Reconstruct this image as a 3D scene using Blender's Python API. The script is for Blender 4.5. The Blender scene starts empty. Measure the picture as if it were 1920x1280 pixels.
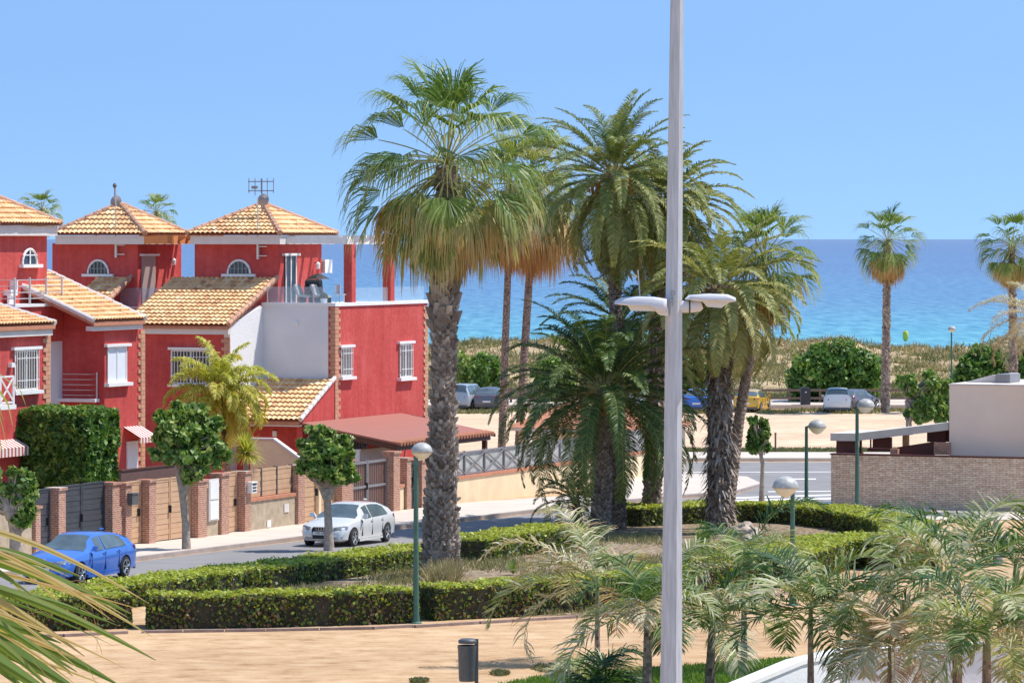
import bpy, bmesh, math, random
import numpy as np
from mathutils import Vector, Matrix
random.seed(7); RN = np.random.default_rng(11)
SC = bpy.context.scene
COL = SC.collection
FPX, CX, HY, CH = 7700.0, 960.0, 447.0, 10.0     # focal length in photo pixels, principal point, camera height
# ------------------------------------------------------------------ camera, sky, sun, exposure
cam = bpy.data.cameras.new('camera'); camo = bpy.data.objects.new('camera', cam); COL.objects.link(camo)
camo.location = (0, 0, CH); camo.rotation_euler = (math.radians(90), 0, 0)
cam.sensor_width = 36; cam.lens = FPX/1920*36; cam.shift_y = -(640-HY)/1920
cam.clip_start = 0.5; cam.clip_end = 90000
SC.camera = camo
SUN_AZ, SUN_EL = math.radians(76), math.radians(60)   # azimuth from +Y towards +X
w = bpy.data.worlds.new('World'); SC.world = w; w.use_nodes = True
nt = w.node_tree; nt.nodes.clear()
wo = nt.nodes.new('ShaderNodeOutputWorld'); bg = nt.nodes.new('ShaderNodeBackground')
sky = nt.nodes.new('ShaderNodeTexSky'); sky.sky_type = 'NISHITA'; sky.sun_disc = False
sky.sun_elevation = SUN_EL; sky.sun_rotation = SUN_AZ; sky.altitude = 0
sky.air_density = 1.0; sky.dust_density = 0.0; sky.ozone_density = 2.2
tc = nt.nodes.new('ShaderNodeTexCoord'); mp = nt.nodes.new('ShaderNodeVectorMath'); mp.operation = 'MULTIPLY_ADD'
mp.inputs[1].default_value = (1, 1, 1); mp.inputs[2].default_value = (0, 0, 0.26)
nrm = nt.nodes.new('ShaderNodeVectorMath'); nrm.operation = 'NORMALIZE'
hs = nt.nodes.new('ShaderNodeHueSaturation'); hs.inputs['Saturation'].default_value = 1.08; hs.inputs['Value'].default_value = 1.0
bg.inputs['Strength'].default_value = 0.15
sep = nt.nodes.new('ShaderNodeSeparateXYZ'); comb = nt.nodes.new('ShaderNodeCombineXYZ')   # steep colour change near the horizon, gentle above it
m1 = nt.nodes.new('ShaderNodeMath'); m1.operation = 'MULTIPLY'; m1.inputs[1].default_value = 2.0
m2 = nt.nodes.new('ShaderNodeMath'); m2.operation = 'MULTIPLY_ADD'; m2.inputs[1].default_value = .30; m2.inputs[2].default_value = .075
m3 = nt.nodes.new('ShaderNodeMath'); m3.operation = 'MINIMUM'
nt.links.new(tc.outputs['Generated'], sep.inputs[0]); nt.links.new(sep.outputs[2], m1.inputs[0]); nt.links.new(sep.outputs[2], m2.inputs[0])
nt.links.new(m1.outputs[0], m3.inputs[0]); nt.links.new(m2.outputs[0], m3.inputs[1])
nt.links.new(sep.outputs[0], comb.inputs[0]); nt.links.new(sep.outputs[1], comb.inputs[1]); nt.links.new(m3.outputs[0], comb.inputs[2])
m4 = nt.nodes.new('ShaderNodeMath'); m4.operation = 'MULTIPLY_ADD'; m4.inputs[1].default_value = .085; m4.inputs[2].default_value = -.085   # brighter, paler sky added behind the camera to fill shaded walls facing it
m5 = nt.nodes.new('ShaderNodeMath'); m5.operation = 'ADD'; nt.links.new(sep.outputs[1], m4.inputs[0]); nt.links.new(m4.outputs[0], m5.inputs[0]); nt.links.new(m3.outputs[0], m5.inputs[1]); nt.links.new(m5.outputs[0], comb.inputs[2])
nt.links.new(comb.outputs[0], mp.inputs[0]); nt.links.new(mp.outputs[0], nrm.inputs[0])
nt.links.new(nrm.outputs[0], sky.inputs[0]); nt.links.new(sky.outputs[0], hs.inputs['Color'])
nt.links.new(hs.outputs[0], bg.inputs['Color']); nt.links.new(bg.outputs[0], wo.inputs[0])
sl = bpy.data.lights.new('sun', 'SUN'); sl.energy = 4.0; sl.angle = math.radians(0.5); sl.color = (1, 0.94, 0.85)
so = bpy.data.objects.new('sun', sl); COL.objects.link(so)
sd = Vector((math.sin(SUN_AZ)*math.cos(SUN_EL), math.cos(SUN_AZ)*math.cos(SUN_EL), math.sin(SUN_EL)))
so.rotation_euler = sd.to_track_quat('Z', 'Y').to_euler(); so.location = (0, 0, 60)
vs = SC.view_settings; vs.view_transform = 'Standard'; vs.look = 'None'; vs.exposure = 0.45; vs.gamma = 1; vs.use_curve_mapping = False
SC.render.engine = 'CYCLES'
try:
    SC.cycles.max_bounces = 6; SC.cycles.transparent_max_bounces = 6
except Exception: pass
# ------------------------------------------------------------------ geometry of the place
GK = [(-200, 0), (115, 0), (142, -.45), (262, -1.2), (300, -1.1), (345, -1.2), (400, -3.2), (470, -5.5), (1200, -9)]
def gz(Y): return float(np.interp(Y, [k[0] for k in GK], [k[1] for k in GK]))
def gY(py):
    lo, hi = 20., 400.
    for _ in range(50):
        m = (lo+hi)/2
        if HY+FPX*(CH-gz(m))/m > py: lo = m
        else: hi = m
    return lo
def G(px, py):
    Y = gY(py); return Vector(((px-CX)/FPX*Y, Y, gz(Y)))
def P(px, py, Y): return Vector(((px-CX)/FPX*Y, Y, CH-(py-HY)/FPX*Y))
TH = math.radians(67.7); DX, DY = math.cos(TH), math.sin(TH)   # street direction (away, right)
RZ = TH-math.pi/2                                              # local x = towards the street, local y = along it
class Fr:
    def __init__(s, px, Y, z0=None):
        s.X = (px-CX)/FPX*Y; s.Y = Y; s.z0 = gz(Y) if z0 is None else z0
    def w(s, a, b): return (s.X+a*DY+b*DX, s.Y-a*DX+b*DY)
    def b(s, px, a=0):
        k = (px-CX)/FPX; return (k*(s.Y-a*DX)-s.X-a*DY)/(DX-k*DY)
    def a(s, px, b=0):
        k = (px-CX)/FPX; return (k*(s.Y+b*DY)-s.X-b*DX)/(DY+k*DX)
    def z(s, py, a=0, b=0): return CH-(py-HY)/FPX*s.w(a, b)[1]-s.z0
    def g(s, a, b): return gz(s.w(a, b)[1])-s.z0
# ------------------------------------------------------------------ materials
MATS = {}
def nodes(name):
    m = bpy.data.materials.new(name); m.use_nodes = True; m.node_tree.nodes.clear(); MATS[name] = m
    t = m.node_tree; o = t.nodes.new('ShaderNodeOutputMaterial'); b = t.nodes.new('ShaderNodeBsdfPrincipled')
    t.links.new(b.outputs[0], o.inputs[0]); return m, t, b, o
def N(t, k, **kw):
    n = t.nodes.new(k)
    for a, v in kw.items(): setattr(n, a, v)
    return n
def ramp(t, cols, src=None):
    r = t.nodes.new('ShaderNodeValToRGB'); e = r.color_ramp.elements
    while len(e) < len(cols): e.new(0.5)
    for i, (p, c) in enumerate(cols): e[i].position = p; e[i].color = (*c, 1)
    if src is not None: t.links.new(src, r.inputs[0])
    return r
def noise(t, scale, detail=4, vec=None, rough=.6):
    n = t.nodes.new('ShaderNodeTexNoise'); n.inputs['Scale'].default_value = scale; n.inputs['Detail'].default_value = detail
    n.inputs['Roughness'].default_value = rough
    if vec is None:
        c = t.nodes.new('ShaderNodeTexCoord'); vec = c.outputs['Object']
    t.links.new(vec, n.inputs['Vector']); return n
def bump(t, b, h, strength=.3, dist=.02):
    n = t.nodes.new('ShaderNodeBump'); n.inputs['Strength'].default_value = strength; n.inputs['Distance'].default_value = dist
    t.links.new(h, n.inputs['Height']); t.links.new(n.outputs[0], b.inputs['Normal'])
def mat(name, col, rough=.7, var=.12, scale=3, metal=0, bmp=0, bscale=30, bdist=.02, spec=None, streak=None):
    m, t, b, o = nodes(name)
    c2 = tuple(max(0, c*(1-var)) for c in col); c3 = tuple(min(1, c*(1+var)) for c in col)
    vec = None
    if streak:
        c = N(t, 'ShaderNodeTexCoord'); mm = N(t, 'ShaderNodeMapping'); mm.inputs['Scale'].default_value = streak
        t.links.new(c.outputs['Object'], mm.inputs[0]); vec = mm.outputs[0]
    n = noise(t, scale, 6, vec); r = ramp(t, [(.3, c2), (.5, col), (.7, c3)], n.outputs[0])
    t.links.new(r.outputs[0], b.inputs['Base Color'])
    b.inputs['Roughness'].default_value = rough; b.inputs['Metallic'].default_value = metal
    if spec is not None: b.inputs['Specular IOR Level'].default_value = spec
    if bmp:
        n2 = noise(t, bscale, 5); bump(t, b, n2.outputs[0], bmp, bdist)
    return m
def leafmat(name, cols, trans=.35, rough=.45):
    m, t, b, o = nodes(name)
    a = N(t, 'ShaderNodeAttribute', attribute_name='hue'); r = ramp(t, cols, a.outputs['Fac'])
    t.links.new(r.outputs[0], b.inputs['Base Color']); b.inputs['Roughness'].default_value = rough
    b.inputs['Specular IOR Level'].default_value = .35
    tr = N(t, 'ShaderNodeBsdfTranslucent'); g = N(t, 'ShaderNodeMixRGB', blend_type='MULTIPLY'); g.inputs[0].default_value = 1
    g.inputs[2].default_value = (1.0, 1.0, .5, 1); t.links.new(r.outputs[0], g.inputs[1]); t.links.new(g.outputs[0], tr.inputs[0])
    mx = N(t, 'ShaderNodeMixShader'); mx.inputs[0].default_value = trans
    t.links.new(b.outputs[0], mx.inputs[1]); t.links.new(tr.outputs[0], mx.inputs[2]); t.links.new(mx.outputs[0], o.inputs[0]); return m
def huemat(name, cols, rough=.8, bmp=.0):
    m, t, b, o = nodes(name)
    a = N(t, 'ShaderNodeAttribute', attribute_name='hue')
    n = noise(t, 9, 4); ad = N(t, 'ShaderNodeMath', operation='MULTIPLY_ADD'); ad.inputs[1].default_value = .35; ad.inputs[2].default_value = -.17
    t.links.new(n.outputs[0], ad.inputs[0]); s = N(t, 'ShaderNodeMath', operation='ADD')
    t.links.new(ad.outputs[0], s.inputs[0]); t.links.new(a.outputs['Fac'], s.inputs[1])
    r = ramp(t, cols, s.outputs[0]); t.links.new(r.outputs[0], b.inputs['Base Color']); b.inputs['Roughness'].default_value = rough
    b.inputs['Specular IOR Level'].default_value = .2
    if bmp: bump(t, b, noise(t, 40, 4).outputs[0], bmp, .02)
    return m
def brickmat(name, c1, c2, mortar, bw, bh, msize=.012, rough=.85, bmpd=.02):
    m, t, b, o = nodes(name)
    c = N(t, 'ShaderNodeTexCoord'); s = N(t, 'ShaderNodeSeparateXYZ'); t.links.new(c.outputs['Object'], s.inputs[0])
    ad = N(t, 'ShaderNodeMath', operation='ADD'); t.links.new(s.outputs[0], ad.inputs[0]); t.links.new(s.outputs[1], ad.inputs[1])
    cb = N(t, 'ShaderNodeCombineXYZ'); t.links.new(ad.outputs[0], cb.inputs[0]); t.links.new(s.outputs[2], cb.inputs[1])
    nz = noise(t, 5, 2, c.outputs['Object']); vm = N(t, 'ShaderNodeVectorMath', operation='MULTIPLY_ADD')
    vm.inputs[1].default_value = (.10, .028, 0)
    t.links.new(nz.outputs['Color'], vm.inputs[0]); t.links.new(cb.outputs[0], vm.inputs[2])
    br = N(t, 'ShaderNodeTexBrick'); br.inputs['Scale'].default_value = 1; br.inputs['Brick Width'].default_value = bw
    br.inputs['Row Height'].default_value = bh; br.inputs['Mortar Size'].default_value = msize; br.inputs['Bias'].default_value = 0
    br.inputs['Color1'].default_value = (*c1, 1); br.inputs['Color2'].default_value = (*c2, 1); br.inputs['Mortar'].default_value = (*mortar, 1)
    t.links.new(vm.outputs[0], br.inputs['Vector'])
    n = noise(t, 6, 6, c.outputs['Object']); r = ramp(t, [(.3, (.72, .72, .72)), (.7, (1.2, 1.18, 1.12))], n.outputs[0])
    mx = N(t, 'ShaderNodeMixRGB', blend_type='MULTIPLY'); mx.inputs[0].default_value = 1
    t.links.new(br.outputs[0], mx.inputs[1]); t.links.new(r.outputs[0], mx.inputs[2]); t.links.new(mx.outputs[0], b.inputs['Base Color'])
    b.inputs['Roughness'].default_value = rough
    inv = N(t, 'ShaderNodeMath', operation='MULTIPLY_ADD'); inv.inputs[1].default_value = -1; inv.inputs[2].default_value = 1
    t.links.new(br.outputs['Fac'], inv.inputs[0]); bump(t, b, inv.outputs[0], .8, bmpd); return m

M = {}
def redmat():
    m, t, b, o = nodes('red_stucco'); c = N(t, 'ShaderNodeTexCoord'); n1 = noise(t, .55, 7, c.outputs['Object'], .7); n3 = noise(t, 5, 8, c.outputs['Object'], .7)
    mm = N(t, 'ShaderNodeMapping'); mm.inputs['Scale'].default_value = (2.2, 2.2, .22); t.links.new(c.outputs['Object'], mm.inputs[0]); n2 = noise(t, 1, 6, mm.outputs[0], .65)
    r1 = ramp(t, [(.28, (.50, .07, .062)), (.5, (.575, .09, .08)), (.74, (.62, .125, .11))], n1.outputs[0]); r2 = ramp(t, [(.32, (.80, .78, .80)), (.55, (1, 1, 1)), (.75, (1.08, 1.3, 1.3))], n2.outputs[0]); r3 = ramp(t, [(.3, (.86, .82, .82)), (.7, (1.1, 1.2, 1.2))], n3.outputs[0])
    x = N(t, 'ShaderNodeMixRGB', blend_type='MULTIPLY'); x.inputs[0].default_value = .8; t.links.new(r1.outputs[0], x.inputs[1]); t.links.new(r2.outputs[0], x.inputs[2])
    y = N(t, 'ShaderNodeMixRGB', blend_type='MULTIPLY'); y.inputs[0].default_value = .8; t.links.new(x.outputs[0], y.inputs[1]); t.links.new(r3.outputs[0], y.inputs[2]); t.links.new(y.outputs[0], b.inputs['Base Color'])
    b.inputs['Roughness'].default_value = .92; b.inputs['Specular IOR Level'].default_value = .15; bump(t, b, n3.outputs[0], .8, .04); return m
M['red'] = redmat()
M['white_wall'] = mat('white_render', (.74, .74, .75), .9, .05, .6, bmp=.5, bscale=9, bdist=.03)
M['trim'] = mat('trim_paint', (.68, .62, .58), .8, .07, 2)
M['white'] = mat('white_paint', (.80, .79, .77), .6, .05, 3)
M['orange'] = mat('orange_render', (.66, .25, .09), .9, .08, 2)
M['tile'] = huemat('roof_tile', [(0, (.50, .27, .15)), (.3, (.72, .43, .22)), (.65, (.82, .57, .31)), (1, (.88, .68, .42))], .85, .3)
M['ridge'] = mat('ridge_tile', (.52, .29, .19), .85, .3, 5)
M['brick'] = brickmat('brick_red', (.52, .21, .12), (.40, .14, .085), (.55, .45, .38), .22, .07)
M['quoin'] = mat('quoin_brick', (.56, .29, .18), .9, .25, 6, bmp=.4)
M['stone'] = brickmat('split_stone', (.94, .74, .56), (.74, .50, .37), (.36, .24, .17), .27, .072, .007, bmpd=.035)
M['beige'] = mat('beige_render', (.90, .72, .60), .9, .05, .7, bmp=.1)
M['cream'] = mat('cream_render', (.78, .62, .40), .9, .10, 1.2, bmp=.2)
M['concrete'] = mat('rough_render', (.44, .35, .25), .95, .22, 3.5, bmp=.5, bscale=14)
M['slab'] = mat('concrete_slab', (.66, .61, .54), .85, .08, 2)
M['maroon'] = mat('maroon_panel', (.085, .022, .02), .5, .15, 2)
M['terracotta'] = mat('terracotta', (.50, .21, .12), .8, .15, 4)
M['carport'] = mat('carport_sheet', (.34, .135, .10), .7, .12, 2.5, streak=(1, 12, 1))
M['darkwood'] = mat('dark_wood', (.10, .04, .025), .6, .2, 6)
M['slate'] = mat('slate_gate', (.055, .058, .068), .6, .15, 3, bmp=.2)
M['gate'] = mat('tan_gate', (.56, .35, .21), .65, .08, 2.5)
M['browngate'] = mat('brown_metal', (.16, .09, .075), .5, .12, 5)
M['greymetal'] = mat('grey_metal', (.27, .26, .27), .45, .1, 5, .4)
M['railing'] = mat('rail_metal', (.62, .57, .54), .4, .08, 6, .5)
M['steel'] = mat('galvanised', (.51, .515, .535), .55, .18, 5, .1, bmp=.12, bscale=60, streak=(6, 6, .5))
M['lum'] = mat('luminaire_grey', (.62, .62, .66), .35, .04, 3)
M['lumglass'] = mat('luminaire_lens', (.70, .66, .60), .25, .04, 3)
M['dark'] = mat('dark_interior', (.02, .02, .022), .6, .1, 3)
M['glassdark'] = mat('window_glass', (.035, .045, .055), .08, .2, 2, spec=.7)
M['shutter'] = mat('roller_shutter', (.74, .77, .82), .5, .04, 2)
M['doorbeige'] = mat('beige_door', (.38, .29, .26), .6, .05, 2)
M['greenpost'] = mat('green_post', (.055, .14, .105), .5, .25, 7)
M['globe'] = mat('globe_grey', (.42, .42, .40), .5, .25, 8)
M['globeglass'] = mat('globe_diffuser', (.72, .69, .58), .35, .1, 5)
M['bin'] = mat('bin_plastic', (.10, .105, .11), .5, .15, 6)
M['wood'] = mat('weathered_wood', (.19, .125, .09), .85, .3, 5, streak=(1, 1, 6))
M['bark'] = mat('tree_bark', (.40, .32, .25), .95, .35, 7, bmp=.9, bscale=18, bdist=.03)
M['rock'] = mat('rock', (.52, .42, .33), .95, .25, 4, bmp=.8, bscale=8)
M['asphalt'] = mat('asphalt', (.24, .228, .225), .9, .12, .5, bmp=.2)
M['pave'] = mat('pavement', (.60, .52, .44), .9, .09, .8)
M['kerb'] = mat('kerb_stone', (.36, .30, .27), .9, .15, 2)
M['brickkerb'] = mat('brick_kerb', (.33, .23, .19), .9, .25, 3)
M['paint'] = mat('road_paint', (.78, .77, .74), .7, .08, 2)
M['cloth'] = mat('grey_cloth', (.40, .40, .38), .9, .2, 6)
# barrel, grounds
def sandmat(name, base, dark, light, stre=(.20, .30, 1)):
    m, t, b, o = nodes(name); c = N(t, 'ShaderNodeTexCoord'); mm = N(t, 'ShaderNodeMapping'); mm.inputs['Scale'].default_value = stre
    t.links.new(c.outputs['Object'], mm.inputs[0]); n = noise(t, 4.5, 9, mm.outputs[0], .72); n2 = noise(t, .12, 5, c.outputs['Object'])
    r = ramp(t, [(.34, dark), (.47, base), (.62, light)], n.outputs[0]); r2 = ramp(t, [(.3, (.82, .80, .78)), (.65, (1.06, 1.06, 1.06))], n2.outputs[0])
    mx = N(t, 'ShaderNodeMixRGB', blend_type='MULTIPLY'); mx.inputs[0].default_value = 1
    t.links.new(r.outputs[0], mx.inputs[1]); t.links.new(r2.outputs[0], mx.inputs[2]); t.links.new(mx.outputs[0], b.inputs['Base Color'])
    b.inputs['Roughness'].default_value = 1; b.inputs['Specular IOR Level'].default_value = .1
    bump(t, b, noise(t, 8, 8, c.outputs['Object']).outputs[0], .6, .03); return m
M['sand'] = sandmat('sandy_path', (.53, .345, .195), (.36, .215, .115), (.62, .44, .27))
M['lot'] = sandmat('sandy_lot', (.66, .47, .32), (.52, .35, .23), (.74, .57, .41))
M['soil'] = sandmat('garden_soil', (.25, .185, .13), (.12, .085, .06), (.40, .32, .22), (1.5, .5, 1))
M['dune'] = sandmat('dune_sand', (.42, .31, .18), (.20, .16, .08), (.60, .46, .30), (1.2, .5, 1))
M['grassbase'] = mat('grass_ground', (.20, .22, .07), 1, .3, 3)
def seamat():
    m, t, b, o = nodes('sea_water'); c = N(t, 'ShaderNodeTexCoord'); s = N(t, 'ShaderNodeSeparateXYZ'); t.links.new(c.outputs['Object'], s.inputs[0])
    nz = noise(t, .006, 5, c.outputs['Object']); off = N(t, 'ShaderNodeMath', operation='MULTIPLY_ADD'); off.inputs[1].default_value = 160; off.inputs[2].default_value = -80
    t.links.new(nz.outputs[0], off.inputs[0]); ad = N(t, 'ShaderNodeMath', operation='ADD'); t.links.new(s.outputs[1], ad.inputs[0]); t.links.new(off.outputs[0], ad.inputs[1])
    lg = N(t, 'ShaderNodeMath', operation='LOGARITHM'); lg.inputs[1].default_value = 10; mxx = N(t, 'ShaderNodeMath', operation='MAXIMUM'); mxx.inputs[1].default_value = 10
    t.links.new(ad.outputs[0], mxx.inputs[0]); t.links.new(mxx.outputs[0], lg.inputs[0])
    mr = N(t, 'ShaderNodeMapRange'); mr.inputs[1].default_value = 2.6; mr.inputs[2].default_value = 4.3; t.links.new(lg.outputs[0], mr.inputs[0])
    # shallow turquoise over sand, then deeper blue water
    r = ramp(t, [(0, SEA[0]), (.09, SEA[1]), (.2, SEA[2]), (.36, SEA[3]), (.7, SEA[4]), (1, SEA[5])], mr.outputs[0])
    mm = N(t, 'ShaderNodeMapping'); mm.inputs['Scale'].default_value = (.40, .055, 1); t.links.new(c.outputs['Object'], mm.inputs[0])
    n2 = noise(t, 1, 9, mm.outputs[0], .72); r2 = ramp(t, [(.36, (.55, .68, .80)), (.5, (1, 1, 1)), (.64, (1.4, 1.28, 1.15))], n2.outputs[0])
    mm3 = N(t, 'ShaderNodeMapping'); mm3.inputs['Scale'].default_value = (.012, .003, 1); t.links.new(c.outputs['Object'], mm3.inputs[0])
    n3 = noise(t, 1, 5, mm3.outputs[0]); r3 = ramp(t, [(.35, (.95, .96, .98)), (.65, (1.04, 1.03, 1.02))], n3.outputs[0])
    mx = N(t, 'ShaderNodeMixRGB', blend_type='MULTIPLY'); mx.inputs[0].default_value = 1
    t.links.new(r.outputs[0], mx.inputs[1]); t.links.new(r2.outputs[0], mx.inputs[2])
    mx2 = N(t, 'ShaderNodeMixRGB', blend_type='MULTIPLY'); mx2.inputs[0].default_value = 1
    t.links.new(mx.outputs[0], mx2.inputs[1]); t.links.new(r3.outputs[0], mx2.inputs[2])
    t.links.new(mx2.outputs[0], b.inputs['Base Color']); b.inputs['Roughness'].default_value = .6; b.inputs['Specular IOR Level'].default_value = .12
    bump(t, b, n2.outputs[0], .25, .4); return m
SEA = [(.105, .36, .42), (.11, .32, .42), (.11, .24, .38), (.11, .205, .355), (.12, .195, .34), (.135, .21, .345)]
M['sea'] = seamat()
def barkpalm(name, cols):
    return huemat(name, cols, .95, .6)
M['boot'] = barkpalm('palm_boots', [(0, (.10, .075, .06)), (.4, (.27, .21, .17)), (.8, (.46, .38, .31)), (1, (.6, .48, .36))])
M['trunk'] = barkpalm('palm_trunk', [(0, (.10, .07, .055)), (.5, (.30, .22, .17)), (1, (.48, .37, .30))])
M['fan'] = leafmat('fan_leaf', [(0, (.05, .11, .03)), (.3, (.15, .25, .045)), (.55, (.36, .40, .13)), (.75, (.56, .47, .22)), (.9, (.60, .40, .16)), (1, (.52, .27, .10))], .35)
M['date'] = leafmat('feather_leaf', [(0, (.03, .065, .02)), (.3, (.10, .17, .04)), (.55, (.28, .31, .09)), (.78, (.48, .44, .19)), (1, (.58, .36, .12))], .3)
M['queen'] = leafmat('arching_leaf', [(0, (.03, .09, .03)), (.3, (.12, .21, .04)), (.5, (.34, .38, .15)), (.72, (.62, .60, .44)), (.88, (.60, .48, .30)), (1, (.50, .28, .16))], .3, .5)
M['yellowpalm'] = leafmat('yellow_palm_leaf', [(0, (.26, .34, .05)), (.5, (.62, .62, .12)), (1, (.72, .52, .18))], .42)
M['leaf'] = leafmat('broad_leaf', [(0, (.02, .06, .02)), (.4, (.09, .20, .035)), (.7, (.23, .36, .07)), (1, (.44, .50, .16))], .3)
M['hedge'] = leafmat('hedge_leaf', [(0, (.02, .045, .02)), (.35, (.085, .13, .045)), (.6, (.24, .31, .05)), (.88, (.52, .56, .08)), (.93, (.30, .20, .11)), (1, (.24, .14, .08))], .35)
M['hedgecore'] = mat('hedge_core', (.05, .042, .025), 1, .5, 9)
M['drygrass'] = leafmat('dry_scrub', [(0, (.10, .13, .05)), (.4, (.24, .24, .10)), (.7, (.42, .34, .18)), (1, (.55, .42, .25))], .25)
M['grass'] = leafmat('lawn_blade', [(0, (.08, .17, .03)), (.6, (.2, .34, .05)), (1, (.42, .42, .15))], .4)
M['fruit'] = leafmat('date_stalks', [(0, (.35, .15, .03)), (.5, (.56, .27, .05)), (1, (.68, .40, .12))], .2)
# ------------------------------------------------------------------ mesh helpers
class MB:
    def __init__(s): s.v = []; s.f = []; s.h = []
    def poly(s, pts, h=.5):
        i = len(s.v); s.v += [tuple(p) for p in pts]; s.f.append(tuple(range(i, i+len(pts)))); s.h.append(h); return s
    def mesh(s, V, F, h=.5):
        i = len(s.v); s.v += [tuple(p) for p in V]
        for f in F: s.f.append(tuple(i+k for k in f)); s.h.append(h)
        return s
    def box(s, a0, a1, b0, b1, z0, z1, h=.5):
        if a0 > a1: a0, a1 = a1, a0
        if b0 > b1: b0, b1 = b1, b0
        V = [(a, b, z) for z in (z0, z1) for a, b in ((a0, b0), (a1, b0), (a1, b1), (a0, b1))]
        return s.mesh(V, [(3, 2, 1, 0), (4, 5, 6, 7), (0, 1, 5, 4), (1, 2, 6, 5), (2, 3, 7, 6), (3, 0, 4, 7)], h)
    def prism(s, base, off, h=.5):
        n = len(base); V = [tuple(p) for p in base]+[tuple(Vector(p)+Vector(off)) for p in base]
        F = [tuple(range(n-1, -1, -1)), tuple(range(n, 2*n))]+[(i, (i+1) % n, (i+1) % n+n, i+n) for i in range(n)]
        return s.mesh(V, F, h)
    def tube(s, pts, rs, n=8, h=.5, cap=True, hs=None):
        pts = [Vector(p) for p in pts]
        if not hasattr(rs, '__len__'): rs = [rs]*len(pts)
        V = []; F = []
        for i, p in enumerate(pts):
            t = (pts[min(i+1, len(pts)-1)]-pts[max(i-1, 0)])
            if t.length < 1e-9: t = Vector((0, 0, 1))
            t.normalize(); u = Vector((1, 0, 0)) if abs(t.x) < .8 else Vector((0, 1, 0))
            x = t.cross(u).normalized(); y = t.cross(x)
            for k in range(n):
                an = 2*math.pi*(k+.5)/n; V.append(p+x*(math.cos(an)*rs[i])+y*(math.sin(an)*rs[i]))
        for i in range(len(pts)-1):
            for k in range(n):
                k2 = (k+1) % n; F.append((i*n+k, i*n+k2, (i+1)*n+k2, (i+1)*n+k))
        if cap: F.append(tuple(range(n-1, -1, -1))); F.append(tuple(range((len(pts)-1)*n, len(pts)*n)))
        return s.mesh(V, F, h)
    def lathe(s, prof, c=(0, 0), n=16, h=.5):
        V = []; F = []
        for r, z in prof:
            for k in range(n):
                an = 2*math.pi*k/n; V.append((c[0]+r*math.cos(an), c[1]+r*math.sin(an), z))
        for i in range(len(prof)-1):
            for k in range(n):
                k2 = (k+1) % n; F.append((i*n+k, i*n+k2, (i+1)*n+k2, (i+1)*n+k))
        F.append(tuple(range(n-1, -1, -1))); F.append(tuple(range((len(prof)-1)*n, len(prof)*n)))
        return s.mesh(V, F, h)
    def build(s, name, m, parent=None, smooth=False, angle=40, fix=True):
        me = bpy.data.meshes.new(name); me.from_pydata(s.v, [], s.f)
        at = me.attributes.new('hue', 'FLOAT', 'FACE'); at.data.foreach_set('value', np.array(s.h, dtype=np.float32))
        if fix:
            bm = bmesh.new(); bm.from_mesh(me); bmesh.ops.recalc_face_normals(bm, faces=bm.faces); bm.to_mesh(me); bm.free()
        if smooth:
            me.shade_smooth(); me.set_sharp_from_angle(angle=math.radians(angle))
        me.materials.append(M[m] if isinstance(m, str) else m)
        o = bpy.data.objects.new(name, me); COL.objects.link(o); o.parent = parent; return o
def qmesh(name, Q, hue, m, parent=None):
    """Q: (n,4,3) quads as one mesh"""
    n = len(Q); me = bpy.data.meshes.new(name); me.vertices.add(4*n); me.vertices.foreach_set('co', np.asarray(Q, dtype=np.float32).ravel())
    me.loops.add(4*n); me.loops.foreach_set('vertex_index', np.arange(4*n, dtype=np.int32))
    me.polygons.add(n); me.polygons.foreach_set('loop_start', np.arange(0, 4*n, 4, dtype=np.int32))
    me.polygons.foreach_set('loop_total', np.full(n, 4, dtype=np.int32))
    at = me.attributes.new('hue', 'FLOAT', 'FACE'); at.data.foreach_set('value', np.asarray(hue, dtype=np.float32))
    me.update(calc_edges=True); me.materials.append(M[m] if isinstance(m, str) else m)
    o = bpy.data.objects.new(name, me); COL.objects.link(o); o.parent = parent; return o
def tag(o, label, cat=None, group=None, kind=None):
    o['label'] = label
    if cat: o['category'] = cat
    if group: o['group'] = group
    if kind: o['kind'] = kind
    return o
def thing(name, label, cat, loc=(0, 0, 0), rz=0, group=None):
    o = bpy.data.objects.new(name, None); COL.objects.link(o); o.location = loc; o.rotation_euler = (0, 0, rz); o.empty_display_size = .3
    return tag(o, label, cat, group)
def struct(o, label=None):
    o['kind'] = 'structure'
    if label: o['label'] = label
    return o
def sheet(name, poly, dz, m, skirt=0, label=None, skm=None):
    """flat sheet that follows the lie of the land; poly in world x,y"""
    bm = bmesh.new(); vs_ = [bm.verts.new((p[0], p[1], 0)) for p in poly]; bm.faces.new(vs_)
    for k, _ in GK:
        g = bm.verts[:]+bm.edges[:]+bm.faces[:]
        bmesh.ops.bisect_plane(bm, geom=g, plane_co=(0, k, 0), plane_no=(0, 1, 0))
    bmesh.ops.triangulate(bm, faces=bm.faces)
    if skirt:
        r = bmesh.ops.extrude_face_region(bm, geom=bm.faces[:])
        top = [e for e in r['geom'] if isinstance(e, bmesh.types.BMVert)]
        for v in top: v.co.z = 1
    for v in bm.verts:
        up = v.co.z > .5 or not skirt
        v.co.z = gz(v.co.y)+(dz if up else dz-skirt)
    bmesh.ops.recalc_face_normals(bm, faces=bm.faces)
    if not skirt:
        for f in bm.faces:
            if f.normal.z < 0: f.normal_flip()
    me = bpy.data.meshes.new(name); bm.to_mesh(me); bm.free(); me.materials.append(M[m])
    o = bpy.data.objects.new(name, me); COL.objects.link(o); return struct(o, label)
GP = lambda L: [G(*p).xy for p in L]
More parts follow.
